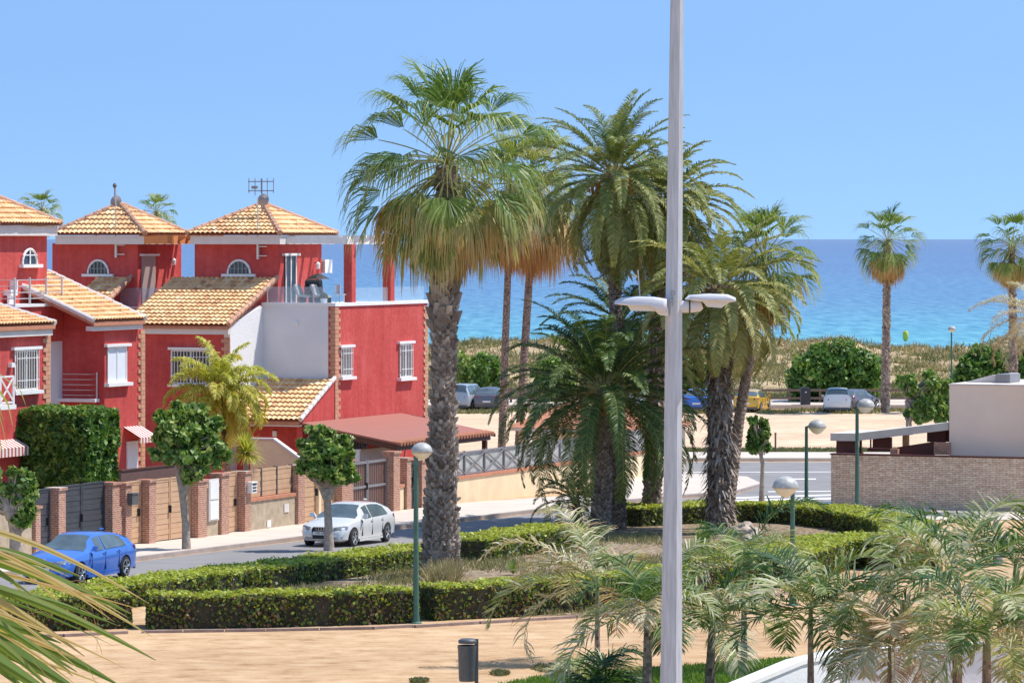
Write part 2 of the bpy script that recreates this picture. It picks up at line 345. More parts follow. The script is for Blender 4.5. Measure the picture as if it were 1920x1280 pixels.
# ------------------------------------------------------------------ the setting
def ground():
    ys = sorted(set([-200, 0, 60, 100]+[k for k, _ in GK if k > 0]+[500, 700, 1200])); xs = [-900, -300, -60, 0, 60, 300, 900]
    V = [(x, y, gz(y)) for y in ys for x in xs]; n = len(xs)
    F = [(j*n+i, j*n+i+1, (j+1)*n+i+1, (j+1)*n+i) for j in range(len(ys)-1) for i in range(n-1)]
    struct(MB().mesh(V, F).build('ground', 'sand'), 'sandy beige ground')
ground()
def sea():
    ys = [430, 900, 2000, 6000, 20000, 60000]; xs = [-30000, -3000, 0, 3000, 30000]
    V = [(x, y, -4) for y in ys for x in xs]; n = 5
    F = [(j*n+i, j*n+i+1, (j+1)*n+i+1, (j+1)*n+i) for j in range(len(ys)-1) for i in range(n-1)]
    o = MB().mesh(V, F).build('sea', 'sea'); struct(o, 'blue sea, turquoise near the shore')
sea()
def dunes():
    nx, ny = 420, 46; xs = np.linspace(-90, 90, nx); ys = np.linspace(284, 392, ny); V = []
    for y in ys:
        for x in xs:
            t = (y-284)/(345-284); prof = min(1, max(0, t))**1.3 if y < 345 else max(0, 1-(y-345)/47)
            px = 960+x/y*FPX
            cr = 1.25+.28*math.sin(px*.013+1.2)+.2*math.sin(px*.037)+.1*math.sin(px*.09+y*.3)
            if 1690 < px < 1800: cr -= .35*math.sin((px-1690)/110*math.pi)
            nz = .25*math.sin(x*.9+y*.35)+.18*math.sin(x*1.7-y*.6)+.12*math.sin(x*3.3+y*1.1)
            base = gz(y)-.08; V.append((x, y, base+prof*(cr+1.2+(gz(345)-base)*0)+prof*(1-prof)*2*nz+ (prof*nz*.25)))
    F = [(j*nx+i, j*nx+i+1, (j+1)*nx+i+1, (j+1)*nx+i) for j in range(ny-1) for i in range(nx-1)]
    o = MB().mesh(V, F).build('dunes', 'dune', smooth=True, angle=180); struct(o, 'low sand dunes grown over with dry scrub')
    V = np.array(V); return V
DV = dunes()
sheet('street', GP([(-150, 1099), (260, 1052), (560, 1014), (965, 967), (1120, 949), (1290, 934), (1376, 928), (1430, 912), (1400, 899), (1281, 891), (1050, 890), (1050, 866), (1900, 866), (1900, 905), (1560, 945), (1480, 975), (1200, 985), (960, 1000), (620, 1045), (300, 1100), (-150, 1150)]), .004, 'asphalt', label='grey asphalt street between the garden and the houses')
sheet('pavement', GP([(-150, 1098), (260, 1050), (560, 1012), (965, 965), (1120, 947), (1290, 932), (1376, 926), (1428, 911), (1400, 898), (1281, 892), (1150, 893), (1120, 930), (870, 948), (560, 985), (265, 1023), (-150, 1073)]), .13, 'pave', .15, label='pale pavement along the garden walls')
K1 = [(-150, 1099), (260, 1051), (560, 1013), (965, 966), (1120, 948), (1290, 933), (1376, 927), (1429, 912)]
sheet('kerb', GP(K1+[(x, y-1.6) for x, y in K1[::-1]]), .135, 'kerb', .15, label='stone kerb of the near pavement')
sheet('far_pavement', GP([(900, 864), (2000, 865), (2000, 853.5), (900, 852.5)]), .16, 'pave', .18, label='narrow pale pavement beyond the cross street')
sheet('parking_lot', GP([(700, 846), (2100, 846), (2100, 771), (700, 771)]), .006, 'lot', label='bare sandy parking lot')
sheet('promenade', GP([(600, 766), (2300, 766), (2300, 752), (600, 752)]), .25, 'pave', .3, label='pale raised promenade behind the parked cars')
sheet('stone_wall_pavement', GP([(1560, 975), (2100, 975), (2100, 957), (1560, 950)]), .03, 'pave', .05, label='white paving at the foot of the stone wall')
def stripes():
    for i, L in enumerate([[(1330, 936.5), (1560, 929), (1562, 926.5), (1340, 933)], [(1300, 942), (1560, 936), (1562, 932.5), (1310, 938.5)], [(1300, 948), (1565, 943.5), (1567, 940), (1300, 944.5)],
                           [(1440, 922.5), (1560, 921.5), (1560, 920), (1440, 921)], [(1480, 899), (1530, 899), (1530, 897), (1480, 897)],
                           [(1281, 886), (1560, 885), (1560, 884), (1281, 885)]]):
        sheet('road_marking', GP(L), .010, 'paint', label='white painted line on the asphalt')
stripes()
sheet('garden_bed', GP([(300, 1150), (700, 1165), (1150, 1150), (1500, 1080), (1700, 1040), (1720, 1000), (1560, 955), (1300, 950), (1000, 985), (860, 1000), (700, 1030), (420, 1085)]), .008, 'soil', label='brown garden soil inside the hedge ring')
sheet('lawn', GP([(915, 1290), (1000, 1273), (1100, 1262), (1300, 1250), (1490, 1236), (1600, 1300), (1600, 1420), (850, 1420)]), .010, 'grassbase', label='strip of green lawn')
# ------------------------------------------------------------------ tiled roofs
def tiles(name, par, P0, S, T, L, W, s0=None, s1=None, tw=.22, ct=.37, label=None):
    """barrel tiles in courses; P0 eave start, S along the eave, T up the slope"""
    S = Vector(S).normalized(); T = Vector(T).normalized(); n = S.cross(T)
    if n.z < 0: n = -n
    P0 = Vector(P0); V = []; F = []; H = []; nc = int(math.ceil(W/ct)); st = tw/8
    cols = int(math.ceil(L/st))+1
    rows = []
    for k in range(nc):
        t0 = k*ct; t1 = min(W, (k+1)*ct)
        for t, up in ((t0, 1), (t1, 0)): rows.append((t, up, k))
    rr = random.Random(name+str(L))
    hues = {}
    for t, up, k in rows:
        a = s0(t) if s0 else 0; b = s1(t) if s1 else L
        for i in range(cols):
            s = min(max(i*st, a), b); ph = (s/tw) % 1
            h = .062*abs(math.sin(math.pi*ph))**.75+(.075 if up else 0.0)
            hues.setdefault((k, int(s/tw)), rr.gauss(.5, .2)); jit = (hues[(k, int(s/tw))]-.5)*.03*(1 if up else 0)
            V.append(P0+S*s+T*(t+jit-(.02 if up else 0))+n*h)
    for r in range(len(rows)-1):
        k = rows[r][2]
        for i in range(cols-1):
            q = (r*cols+i, r*cols+i+1, (r+1)*cols+i+1, (r+1)*cols+i)
            if (V[q[0]]-V[q[1]]).length < 1e-5 and (V[q[2]]-V[q[3]]).length < 1e-5: continue
            F.append(q); H.append(hues.get((k, int((i+.5)*st/tw)), .5))
    mb = MB(); mb.v = [tuple(v) for v in V]; mb.f = F; mb.h = H
    # under-slab closing the eave
    o = mb.build(name, 'tile', par, smooth=True, angle=50, fix=False)
    if label: o['label'] = label
    return o
def ridgeline(mb, p, q, r=.11, step=.36):
    p = Vector(p); q = Vector(q); n = max(1, int((q-p).length/step)); d = (q-p)/n
    for i in range(n):
        mb.tube([p+d*i, p+d*(i+1.08)], [r*1.12, r*.92], 8)
def arch(mb, c, w, h, y, th, n=10, depth=.02, face=True):
    """half-oval in the a-z plane at b=y"""
    pts = [(c[0]-w/2, y, c[1])]+[(c[0]-w/2*math.cos(math.pi*i/n), y, c[1]+h*math.sin(math.pi*i/n)) for i in range(1, n)]+[(c[0]+w/2, y, c[1])]
    return pts
class House:
    def __init__(s, F, root): s.F = F; s.r = root
    def part(s, name, mb, m, par=None, **k): return mb.build(name, m, par or s.r, **k)
    def win_front(s, px0, px1, py0, py1, b, a_ref, kind='bars', sillw=.12):
        """window on a wall facing local -b (nearly frontal)"""
        F = s.F; a0, a1 = F.a(px0, b), F.a(px1, b); z0, z1 = F.z(py1, a0, b), F.z(py0, a0, b)
        w = s.part('window', MB().box(a0, a1, b-.03, b+.02, z0, z1), 'glassdark' if kind != 'shutter' else 'shutter')
        fr = MB()
        for x in (a0, (a0+a1)/2-.025, a1-.05): fr.box(x, x+.05, b-.05, b, z0, z1)
        fr.box(a0, a1, b-.055, b, z0, z0+.05); fr.box(a0, a1, b-.055, b, z1-.05, z1); s.part('frame', fr, 'white', w)
        s.part('lintel', MB().box(a0-.12, a1+.12, b-.12, b, z1+.01, z1+.11), 'white', w)
        s.part('sill', MB().box(a0-.12, a1+.12, b-.16, b, z0-.12, z0-.01), 'white', w)
        if kind == 'bars':
            g = MB(); nb = max(4, int((a1-a0)/.14))
            for i in range(nb+1):
                x = a0+.03+(a1-a0-.06)*i/nb; g.box(x-.01, x+.01, b-.12, b-.1, z0+.02, z1-.02)
            for z in (z0+.25*(z1-z0), z0+.8*(z1-z0)): g.box(a0, a1, b-.125, b-.098, z-.012, z+.012)
            s.part('window_bars', g, 'white' if kind == 'bars' else 'dark', w)
        return w
    def win_side(s, px0, px1, py0, py1, a, kind='bars'):
        """window on a wall facing local +a (towards the street)"""
        F = s.F; b0, b1 = F.b(px0, a), F.b(px1, a); z0, z1 = F.z(py1, a, b0), F.z(py0, a, b0)
        w = s.part('window', MB().box(a-.02, a+.03, b0, b1, z0, z1), 'glassdark' if kind != 'shutter' else 'shutter')
        fr = MB()
        for y in (b0, (b0+b1)/2-.03, b1-.06): fr.box(a, a+.055, y, y+.06, z0, z1)
        fr.box(a, a+.06, b0, b1, z0, z0+.06); fr.box(a, a+.06, b0, b1, z1-.06, z1); s.part('frame', fr, 'white', w)
        s.part('lintel', MB().box(a, a+.14, b0-.2, b1+.2, z1+.01, z1+.11), 'white', w)
        s.part('sill', MB().box(a, a+.2, b0-.2, b1+.2, z0-.13, z0-.01), 'white', w)
        if kind == 'bars':
            g = MB(); nb = max(5, int((b1-b0)/.16))
            for i in range(nb+1):
                y = b0+.03+(b1-b0-.06)*i/nb; g.box(a+.11, a+.13, y-.012, y+.012, z0+.02, z1-.02)
            for z in (z0+.25*(z1-z0), z0+.8*(z1-z0)): g.box(a+.108, a+.135, b0, b1, z-.012, z+.012)
            s.part('window_bars', g, 'white', w)
        return w
    def arch_front(s, px0, px1, py0, py1, b):
        F = s.F; a0, a1 = F.a(px0, b), F.a(px1, b); z0, z1 = F.z(py1, a0, b), F.z(py0, a0, b); c = (a0+a1)/2
        w = s.part('arched_window', MB().prism(arch(None, (c, z0), a1-a0, z1-z0, b-.02, 0), (0, .04, 0)), 'glassdark')
        fr = MB(); pts = arch(None, (c, z0), (a1-a0)*.96, (z1-z0)*.97, b-.05, 0); fr.tube(pts, .05, 6)
        s.part('frame', fr, 'white', w); g = MB()
        for i in range(1, 6):
            x = a0+(a1-a0)*i/6; hh = (z1-z0)*math.sqrt(max(0, 1-((x-c)/((a1-a0)/2))**2)); g.box(x-.012, x+.012, b-.09, b-.07, z0, z0+hh)
        g.box(a0, a1, b-.095, b-.068, z0+.2, z0+.225); s.part('window_bars', g, 'greymetal', w)
        s.part('sill', MB().box(a0-.22, a1+.22, b-.16, b, z0-.12, z0-.01), 'white', w)
    def quoin(s, a, b, z0, z1, side=True, front=True, w0=.30, w1=.20):
        q = MB(); z = z0; i = 0
        while z < z1-.05:
            e = w0 if i % 2 else w1; zz = min(z1, z+.155)
            q.box(a-e if front else a-.03, a+.035, b-.035, b+(e*1.7 if side else .03), z, zz-.008); z += .16; i += 1
        s.part('brick_quoin', q, 'quoin')
    def dish(s): pass
def hiproof(h, ex, wx, name='tower_roof'):
    """ex: (a0,a1,b0,b1) eave rectangle; z eave; apex height"""
    a0, a1, b0, b1, ze, za = ex; ca, cb = (a0+a1)/2, (b0+b1)/2; ap = Vector((ca, cb, za))
    C = [Vector((a0, b0, ze)), Vector((a1, b0, ze)), Vector((a1, b1, ze)), Vector((a0, b1, ze))]
    base = MB().mesh(C+[ap], [(0, 1, 4), (1, 2, 4), (2, 3, 4), (3, 0, 4), (3, 2, 1, 0)]).build('tower_roof', 'terracotta', h.r)
    for i in range(4):
        p, q = C[i], C[(i+1) % 4]; S = (q-p); L = S.length; mid = (p+q)/2; T = ap-mid; W = T.length
        tiles('roof_tiles', base, p+Vector((0, 0, .03)), S, T, L, W, (lambda t, L=L, W=W: L/2*t/W), (lambda t, L=L, W=W: L-L/2*t/W))
    rd = MB()
    for c in C: ridgeline(rd, c+Vector((0, 0, .09)), ap+Vector((0, 0, .1)))
    rd.lathe([(.13, za-.0), (.12, za+.14), (.04, za+.2)], (ca, cb), 8)
    h.part('ridge_tiles', rd, 'ridge', base); return base
def lamp_bits(h, a, b, z):
    l = h.part('wall_lamp', MB().lathe([(.05, z-.14), (.09, z-.1), (.10, z+.08), (.03, z+.16)], (a, b), 8), 'white')
    h.part('bracket', MB().box(a-.16, a-.02, b-.02, b+.02, z+.1, z+.14), 'dark', l)
# ------------------------------------------------------------------ house at the end of the row
F3 = Fr(625, 165)
def house_three():
    F = F3; r = thing('town_house', 'red end house with a white side wall, roof terrace and two square terrace columns', 'house', (F.X, F.Y, F.z0), RZ, 'red terraced houses')
    h = House(F, r); bF = F.b(801); zt = F.z(569); aw = F.a(490, 0); bf = F.b(430, aw); al = F.a(272, bf+1.5)
    # main block, street wall running on under the low roof, front block
    W = MB(); W.box(aw-.02, 0, .15, bF, -.6, zt-.12); W.box(al, aw, 1.0, bF, -.6, zt-.5)
    blow = F.b(567, 0); zl = F.z(790, 0, blow); zh = F.z(713, 0, 0)
    W.mesh([(0, blow, -.6), (0, .2, -.6), (0, .2, zh+.12), (0, blow, zl), (-.25, blow, -.6), (-.25, .2, -.6), (-.25, .2, zh+.12), (-.25, blow, zl)],
           [(0, 1, 2, 3), (7, 6, 5, 4), (3, 2, 6, 7), (0, 3, 7, 4)])
    bt = 1.3; ze = F.z(611, aw, bf); zu = F.z(523, aw, bt)
    W.mesh([(al, bf, -.6), (aw-.25, bf, -.6), (aw-.25, bt+.3, -.6), (al, bt+.3, -.6), (al, bf, ze-.1), (aw-.25, bf, ze-.1), (aw-.25, bt+.3, zu-.15), (al, bt+.3, zu-.15)],
           [(0, 1, 5, 4), (1, 2, 6, 5), (2, 3, 7, 6), (3, 0, 4, 7), (4, 5, 6, 7)])
    # tower
    acor = F.a(521, bt); ta0 = F.a(365, bt); tb1 = F.b(603, acor); zte = F.z(455, acor, bt)
    W.box(ta0, acor, bt, tb1, zt-1.5, zte)
    h.part('wall', W, 'red')
    ww = MB(); ww.box(aw-.02, -.28, .10, .149, -.5, zt-.1)
    ww.mesh([(aw-.24, bf, -.6), (aw+.03, bf, -.6), (aw+.03, .149, -.6), (aw-.24, .149, -.6), (aw-.24, bf, ze+.05), (aw+.03, bf, ze+.05), (aw+.03, .149, zt-.1), (aw-.24, .149, zt-.1)],
            [(0, 1, 5, 4), (1, 2, 6, 5), (2, 3, 7, 6), (3, 0, 4, 7), (4, 5, 6, 7)])
    o = h.part('side_wall', ww, 'white_wall'); o['label'] = 'white rendered side wall beside the red front'
    # small round vent on the white wall
    h.part('vent_hood', MB().lathe([(.11, 0), (.10, .05), (.03, .07)], n=10), 'white').matrix_local = Matrix.Translation((F.a(556, .1), .10, F.z(606, F.a(556, .1), .1))) @ Matrix.Rotation(math.radians(90), 4, 'X')
    h.quoin(0, .15, 2.6, zt-.15, True, True, .28, .18); h.quoin(aw-.0, bf, .2, ze-.45, False, True, .34, .22)
    q = MB(); z = .4; i = 0
    while z < zt-.3: q.box(-.3, .035, bF-(.45 if i % 2 else .3), bF+.03, z, z+.15); z += .16; i += 1
    h.part('brick_quoin', q, 'quoin')
    # terrace coping and floor
    cp = MB(); cp.box(-.32, .06, -.0+.06, bF+.05, zt-.12, zt+.02); cp.box(aw-.02, -.32, .06, .4, zt-.12, zt+.02); cp.box(aw-.02, -.32, .4, bF-.1, zt-.2, zt-.06)
    h.part('terrace_coping', cp, 'white')
    # fascia and tiles of front roof
    fz = F.z(627, aw, bf); h.part('eave_fascia', MB().box(al-.1, aw+.06, bf-.22, bf-.002, fz, ze-.02), 'trim')
    p0 = Vector((al-.15, bf-.3, ze)); p1 = Vector((al-.15, bt+.02, zu)); T = p1-p0
    sl = MB().mesh([p0+Vector((0, 0, -.02)), Vector((aw+.1, bf-.3, ze-.02)), Vector((aw+.1, bt, zu-.02)), p1+Vector((0, 0, -.02)), p0+Vector((0, 0, -.12)), Vector((aw+.1, bf-.3, ze-.12)), Vector((aw+.1, bt, zu-.12)), p1+Vector((0, 0, -.12))],
                   [(0, 1, 2, 3), (7, 6, 5, 4), (0, 4, 5, 1), (1, 5, 6, 2), (2, 6, 7, 3), (3, 7, 4, 0)])
    rf = h.part('roof', sl, 'terracotta'); tiles('roof_tiles', rf, p0, (1, 0, 0), T, aw+.1-al+.15, T.length)
    rd = MB(); ridgeline(rd, (aw+.08, bf-.28, ze+.07), (aw+.08, bt, zu+.08), .10); h.part('ridge_tiles', rd, 'ridge', rf)
    # tower roof
    eave = (F.a(351, bt-.4), F.a(526, bt-.4), bt-.45, F.b(633, F.a(526, bt-.4))); zev = F.z(441, eave[1], bt-.4)
    ap = F.z(386, (eave[0]+eave[1])/2, (eave[2]+eave[3])/2)
    hiproof(h, (*eave, zev, ap), None)
    h.part('eave_fascia', MB().box(eave[0]+.12, eave[1]-.05, eave[2]+.1, eave[3]-.1, F.z(458, eave[1], bt), zev-.02), 'trim')
    # pergola over the terrace
    zp0, zp1 = F.z(458, 0, .3), F.z(442, 0, .3); pg = MB()
    bc1, bc2 = F.b(650, -.3), F.b(723, -.3); bE = F.b(737, -.3)
    pg.box(-.42, -.12, bc1-.35, bE, zp0, zp1-.03); pg.box(eave[1]-.1, -.42, bc1-.38, bc1-.12, zp0+.02, zp1-.02)
    for px in (560, 588, 616):
        a_ = F.a(px, bc1-.2); pass
    n = 5
    for i in range(n+1):
        b_ = bc1+.35+(bE-bc1-.6)*i/n
        pg.prism([(acor+.02, b_, zp0+.03), (-.1, b_, zp0+.03), (.38, b_, zp1-.08), (.38, b_, zp1+.02), (acor+.02, b_, zp1+.02)], (0, .14, 0))
    p_ = h.part('pergola', pg, 'white')
    for bc in (bc1, bc2):
        c = MB().box(-.36, .0, bc-.16, bc+.24, zt+.01, zp0-.002); h.part('column', c, 'red')
    # glass balustrades
    gl = bpy.data.materials.get('glass_panel')
    g = MB(); g.box(aw+.15, -.35, .2, .215, zt+.02, F.z(538, 0, .2)); h.part('glass_balustrade', g, 'glasspanel')
    g = MB(); g.box(-.12, -.105, bc1+.3, bc2-.2, zt+.03, F.z(540, 0, bc1)); g.box(-.12, -.105, bc2+.3, bF-.1, zt+.03, F.z(540, 0, bc1)); h.part('glass_balustrade', g, 'glasspanel')
    for a_ in (aw+.15, aw+1.2, -1.0): h.part('balustrade_post', MB().box(a_, a_+.03, .19, .23, zt+.02, F.z(537, 0, .2)), 'railing')
    # openings
    h.arch_front(427, 471, 487, 513, bt); h.win_front(322, 396, 656, 719, bf, 0)
    h.win_side(638, 657, 652, 706, 0, 'bars'); h.win_side(748, 770, 645, 708, 0, 'bars')
    b0, b1 = F.b(533, acor), F.b(554, acor); zd0, zd1 = zt-.1, F.z(480, acor, b0)
    d = h.part('terrace_door', MB().box(acor, acor+.04, b0, b1, zd0, zd1), 'glassdark'); fr = MB()
    for y in (b0, (b0+b1)/2-.06, b1-.1): fr.box(acor+.04, acor+.07, y, y+.1, zd0, zd1)
    h.part('frame', fr, 'trim', d); h.part('lintel', MB().box(acor, acor+.14, b0-.2, b1+.2, zd1+.01, zd1+.11), 'white', d)
    bl = F.b(588, acor); lamp_bits(h, acor+.2, bl, F.z(498, acor, bl))
    # low tiled roof over the entrance
    alf = F.a(455, -1.5); b0 = blow-.25; T = Vector((0, .05-b0, zh-zl)); p0 = Vector((alf, b0, zl+.02)); L = -.02-alf
    rf = h.part('porch_roof', MB().mesh([p0-Vector((0, 0, .03)), p0+Vector((L, 0, -.03)), p0+Vector((L, 0, -.03))+T, p0-Vector((0, 0, .03))+T, p0-Vector((0, 0, .15)), p0+Vector((L, 0, -.15)), p0+Vector((L, 0, -.15))+T, p0-Vector((0, 0, .15))+T],
             [(0, 1, 2, 3), (7, 6, 5, 4), (0, 4, 5, 1), (1, 5, 6, 2), (2, 6, 7, 3), (3, 7, 4, 0)]), 'terracotta')
    tiles('roof_tiles', rf, p0, (1, 0, 0), T, L, T.length)
    rd = MB(); ridgeline(rd, p0+Vector((L+.05, 0, .07)), p0+Vector((L+.05, 0, .08))+T, .09); h.part('ridge_tiles', rd, 'trim', rf)
    h.part('porch_fascia', MB().box(alf, -.02, b0+.05, b0+.25, F.z(800, 0, b0), zl-.14), 'trim')
    h.part('porch_wall', MB().box(alf, -.26, blow+.6, blow+.8, -.4, zl-.2), 'red')
    dd = h.part('entrance_grille', MB().box(-1.9, -1.0, blow+.55, blow+.597, .0, 2.2), 'dark'); g = MB()
    for i in range(8): g.box(-1.88+i*.12, -1.86+i*.12, blow+.5, blow+.53, 0, 2.2)
    h.part('window_bars', g, 'white', dd)
    h.part('wall_lamp', MB().box(-1.55, -1.38, blow+.5, blow+.6, zl-.65, zl-.42), 'white')
    a_ = F.a(608, tb1); 
    return h, dict(acor=acor, bt=bt, zt=zt, eave=eave, ap=ap, tb1=tb1, aw=aw, blow=blow, zl=zl, bF=bF)
def glassmat():
    m, t, b, o = nodes('glass_panel'); b.inputs['Base Color'].default_value = (.75, .85, .9, 1); b.inputs['Roughness'].default_value = .03
    tr = N(t, 'ShaderNodeBsdfTransparent'); tr.inputs[0].default_value = (.93, .96, .98, 1)
    mx = N(t, 'ShaderNodeMixShader'); mx.inputs[0].default_value = .16; t.links.new(tr.outputs[0], mx.inputs[1]); t.links.new(b.outputs[0], mx.inputs[2]); t.links.new(mx.outputs[0], o.inputs[0]); M['glasspanel'] = m
glassmat()
H3, D3 = house_three()
# ------------------------------------------------------------------ second and first houses of the row
def wloc(F, a, b, z): x, y = F.w(a, b); return Vector((x, y, F.z0+z))
F2 = Fr(258, F3.w(F3.a(258, 1.3), 1.3)[1])
F2S = Fr(258, 157.2)
def house_two():
    F = F2; r = thing('town_house', 'red middle house with an orange-edged pergola, beige terrace door and roof sloping to the street', 'house', (F.X, F.Y, F.z0), RZ, 'red terraced houses')
    h = House(F, r); zte = F.z(456); b1 = F.b(340, 0); a0 = F.a(98, 0); zt = F.z(573, 0, b1)
    W = MB(); W.box(a0, 0, 0, b1, -.6, zte)
    h.part('wall', W, 'red'); aE = F.a(330, 0)
    ob = h.part('wall', MB().box(a0, aE, -.03, b1, -.6, zt-.05), 'orange'); ob['label'] = 'orange lower wall below the terrace'
    h.part('terrace_coping', MB().box(F.a(226, 0), aE+.06, -.08, b1, zt-.047, zt+.03), 'white')
    h.part('glass_balustrade', MB().box(F.a(226, 0), aE, -.04, -.025, zt+.04, zt+.8), 'glasspanel')
    # tower roof
    eave = (F.a(98, -.4), F.a(259, -.4)+.35, -.45, F.b(352, F.a(259, -.4)+.35)); zev = F.z(441, eave[1], -.4); ap = F.z(386, (eave[0]+eave[1])/2, (eave[2]+eave[3])/2)
    hiproof(h, (*eave, zev, ap), None)
    h.part('eave_fascia', MB().box(eave[0]+.12, eave[1]-.1, eave[2]+.1, eave[3]-.1, F.z(458, eave[1], 0), zev-.02), 'trim')
    pg = MB(); zp0, zp1 = F.z(457, 0, .3), F.z(441, 0, .3)
    pg.box(eave[1]-.1, 1.75, -.35, -.15, zp0, zp1-.03); pg.box(1.55, 1.85, -.35, b1, zp0, zp1-.03)
    for i in range(6):
        b_ = .1+(b1-.5)*i/5; pg.prism([(.02, b_, zp0+.03), (1.7, b_, zp0+.03), (2.15, b_, zp1-.08), (2.15, b_, zp1+.02), (.02, b_, zp1+.02)], (0, .14, 0))
    pp = h.part('pergola', pg, 'orange'); pp['label'] = 'orange painted pergola beams'
    h.arch_front(165, 205, 487, 513, 0)
    b0_, b1_ = F.b(265, 0), F.b(290, 0); d = h.part('terrace_door', MB().box(0, .05, b0_, b1_, zt, F.z(480, 0, b0_)), 'doorbeige')
    h.part('lintel', MB().box(0, .14, b0_-.15, b1_+.2, F.z(480, 0, b0_), F.z(476, 0, b0_)), 'white', d)
    bl = F.b(318, 0); lamp_bits(h, .2, bl, F.z(491, 0, bl))
    # roof with the shaded tiles facing the viewer, in front of the tower
    T = Vector((0, 2.2, 1.0)); p0 = Vector((F.a(135, -2.2), -2.2, F.z(570, 0, -2.2))); L = F.a(250, 0)-p0.x-.1
    zt2 = F.z(522, 0, 0); T = Vector((0, 2.2, zt2-p0.z)); rf = h.part('roof', MB().mesh([p0, p0+Vector((L, 0, 0)), p0+Vector((L, 0, 0))+T, p0+T, p0-Vector((0, 0, .12)), p0+Vector((L, 0, -.12)), p0+Vector((L, 0, -.12))+T, p0-Vector((0, 0, .12))+T],
        [(0, 1, 2, 3), (7, 6, 5, 4), (0, 4, 5, 1), (1, 5, 6, 2), (2, 6, 7, 3), (3, 7, 4, 0)]), 'terracotta')
    tiles('roof_tiles', rf, p0+Vector((0, 0, .02)), (1, 0, 0), T, L, T.length)
    rd = MB(); ridgeline(rd, p0+Vector((L, 0, .07)), p0+Vector((L, 0, .08))+T, .10); h.part('ridge_tiles', rd, 'ridge', rf)
    h.part('wall', MB().box(p0.x, p0.x+L-.1, -2.0, -.02, 0, p0.z-.1), 'red')
    return h, dict(eave=eave, ap=ap)
def street_house():
    F = F2S; r = thing('town_house', 'red house block with tiled roof sloping to the street and steel balcony rail', 'house', (F.X, F.Y, F.z0), RZ, 'red terraced houses')
    h = House(F, r); W = MB(); aS = 3.1; bS1 = F.b(270, aS); bS0 = F.b(196, aS); ze = F.z(603, aS, bS0); aB = aS-1.75
    W.box(aB, aS, bS0, bS1, -.6, F.z(617, aS, bS0))
    az = F.a(30, bS0); zr = F.z(513, az, bS0)
    W.mesh([(az-.5, bS0+.02, -.6), (aS-.3, bS0+.02, -.6), (aS-.3, bS0+.02, ze-.05), (az-.5, bS0+.02, zr-.15), (az-.5, bS1, -.6), (aS-.3, bS1, -.6), (aS-.3, bS1, ze-.05), (az-.5, bS1, zr-.15)],
           [(0, 1, 2, 3), (7, 6, 5, 4), (1, 5, 6, 2), (4, 0, 3, 7), (3, 2, 6, 7)])
    h.part('wall', W, 'red')
    # roof sloping to the street
    p0 = Vector((aS+.3, F.b(176, aS+.3), ze)); Lw = F.b(273, aS+.3)-p0.y; a_t = F.a(90, p0.y+Lw); T = Vector((a_t-p0.x, 0, F.z(513, a_t, p0.y+Lw)-ze))
    o_ = Vector((0, Lw, 0)); k = Vector((0, 0, .13)); rf = h.part('roof', MB().mesh([p0, p0+o_, p0+o_+T, p0+T, p0-k, p0+o_-k, p0+o_+T-k, p0+T-k], [(0, 1, 2, 3), (7, 6, 5, 4), (0, 4, 5, 1), (1, 5, 6, 2), (2, 6, 7, 3), (3, 7, 4, 0)]), 'terracotta')
    tiles('roof_tiles', rf, p0+Vector((0, 0, .03)), (0, 1, 0), T, Lw, T.length)
    rd = MB(); ridgeline(rd, p0+o_+Vector((0, 0, .08)), p0+o_+T+Vector((0, 0, .08)), .10); h.part('ridge_tiles', rd, 'trim', rf)
    rd = MB(); ridgeline(rd, p0+Vector((0, 0, .08)), p0+T+Vector((0, 0, .08)), .10); h.part('ridge_tiles', rd, 'trim', rf)
    h.part('eave_fascia', MB().box(aS-.05, aS+.22, p0.y+.05, p0.y+Lw-.05, F.z(619, aS, bS0), ze-.14), 'trim')
    h.win_side(200, 236, 651, 718, aS, 'shutter'); h.quoin(aS, bS1-.3, .0, F.z(622, aS, bS1), False, False)
    q = MB(); z = .0; i = 0
    while z < F.z(625, aS, bS1): q.box(aS-.3, aS+.035, bS1-(.5 if i % 2 else .32), bS1+.03, z, z+.15); z += .16; i += 1
    h.part('brick_quoin', q, 'quoin')
    # balcony with curved steel rails, white end wall
    bb = F.b(92, aB); zb = F.z(748, aB+1.2, bS0-.6)
    h.part('wall', MB().box(aB-2, aB, bb+.3, bS0+.05, -.6, F.z(560, aB, bS0)), 'red')
    bc = MB(); bc.box(aB, aS-.2, bb+.6, bS0-.001, zb-.12, zb); h.part('balcony_slab', bc, 'white')
    h.part('balcony_wall', MB().box(aB, aS-.3, bb+.8, bS0-.002, -.5, zb-.125), 'red')
    rl = MB(); n = 8
    for k_ in range(5):
        z = zb+.12+k_*.19; rl.tube([(aS-.28, bS0-.02, z), (aS-.28, bb+1.1, z), (aS-.5, bb+.75, z), (aB+.2, bb+.66, z)], .018, 5)
    for y in (bS0-.06, (bS0+bb+1.1)/2, bb+1.1): rl.box(aS-.3, aS-.25, y-.025, y+.025, zb, zb+.95)
    h.part('balcony_railing', rl, 'railing')
    h.part('shutter', MB().box(aB-.4, aB+.03, bb+.5, bb+.55, zb, F.z(640, aB, bb)), 'white_wall')
    # striped awning and white door at street level
    b0_, b1_ = F.b(232, aS), F.b(264, aS); z1 = F.z(800, aS, b0_); z0 = F.z(825, aS, b0_)
    aw = MB(); aw.mesh([(aS+.002, b0_, z1), (aS+.002, b1_, z1), (aS+.7, b1_, z0+.1), (aS+.7, b0_, z0+.1), (aS+.7, b1_, z0-.1), (aS+.7, b0_, z0-.1)], [(0, 1, 2, 3), (3, 2, 4, 5)])
    h.part('awning', aw, 'stripes'); h.part('door', MB().box(aS, aS+.05, b0_+.2, b1_-.3, -.4, F.z(828, aS, b0_)), 'shutter')
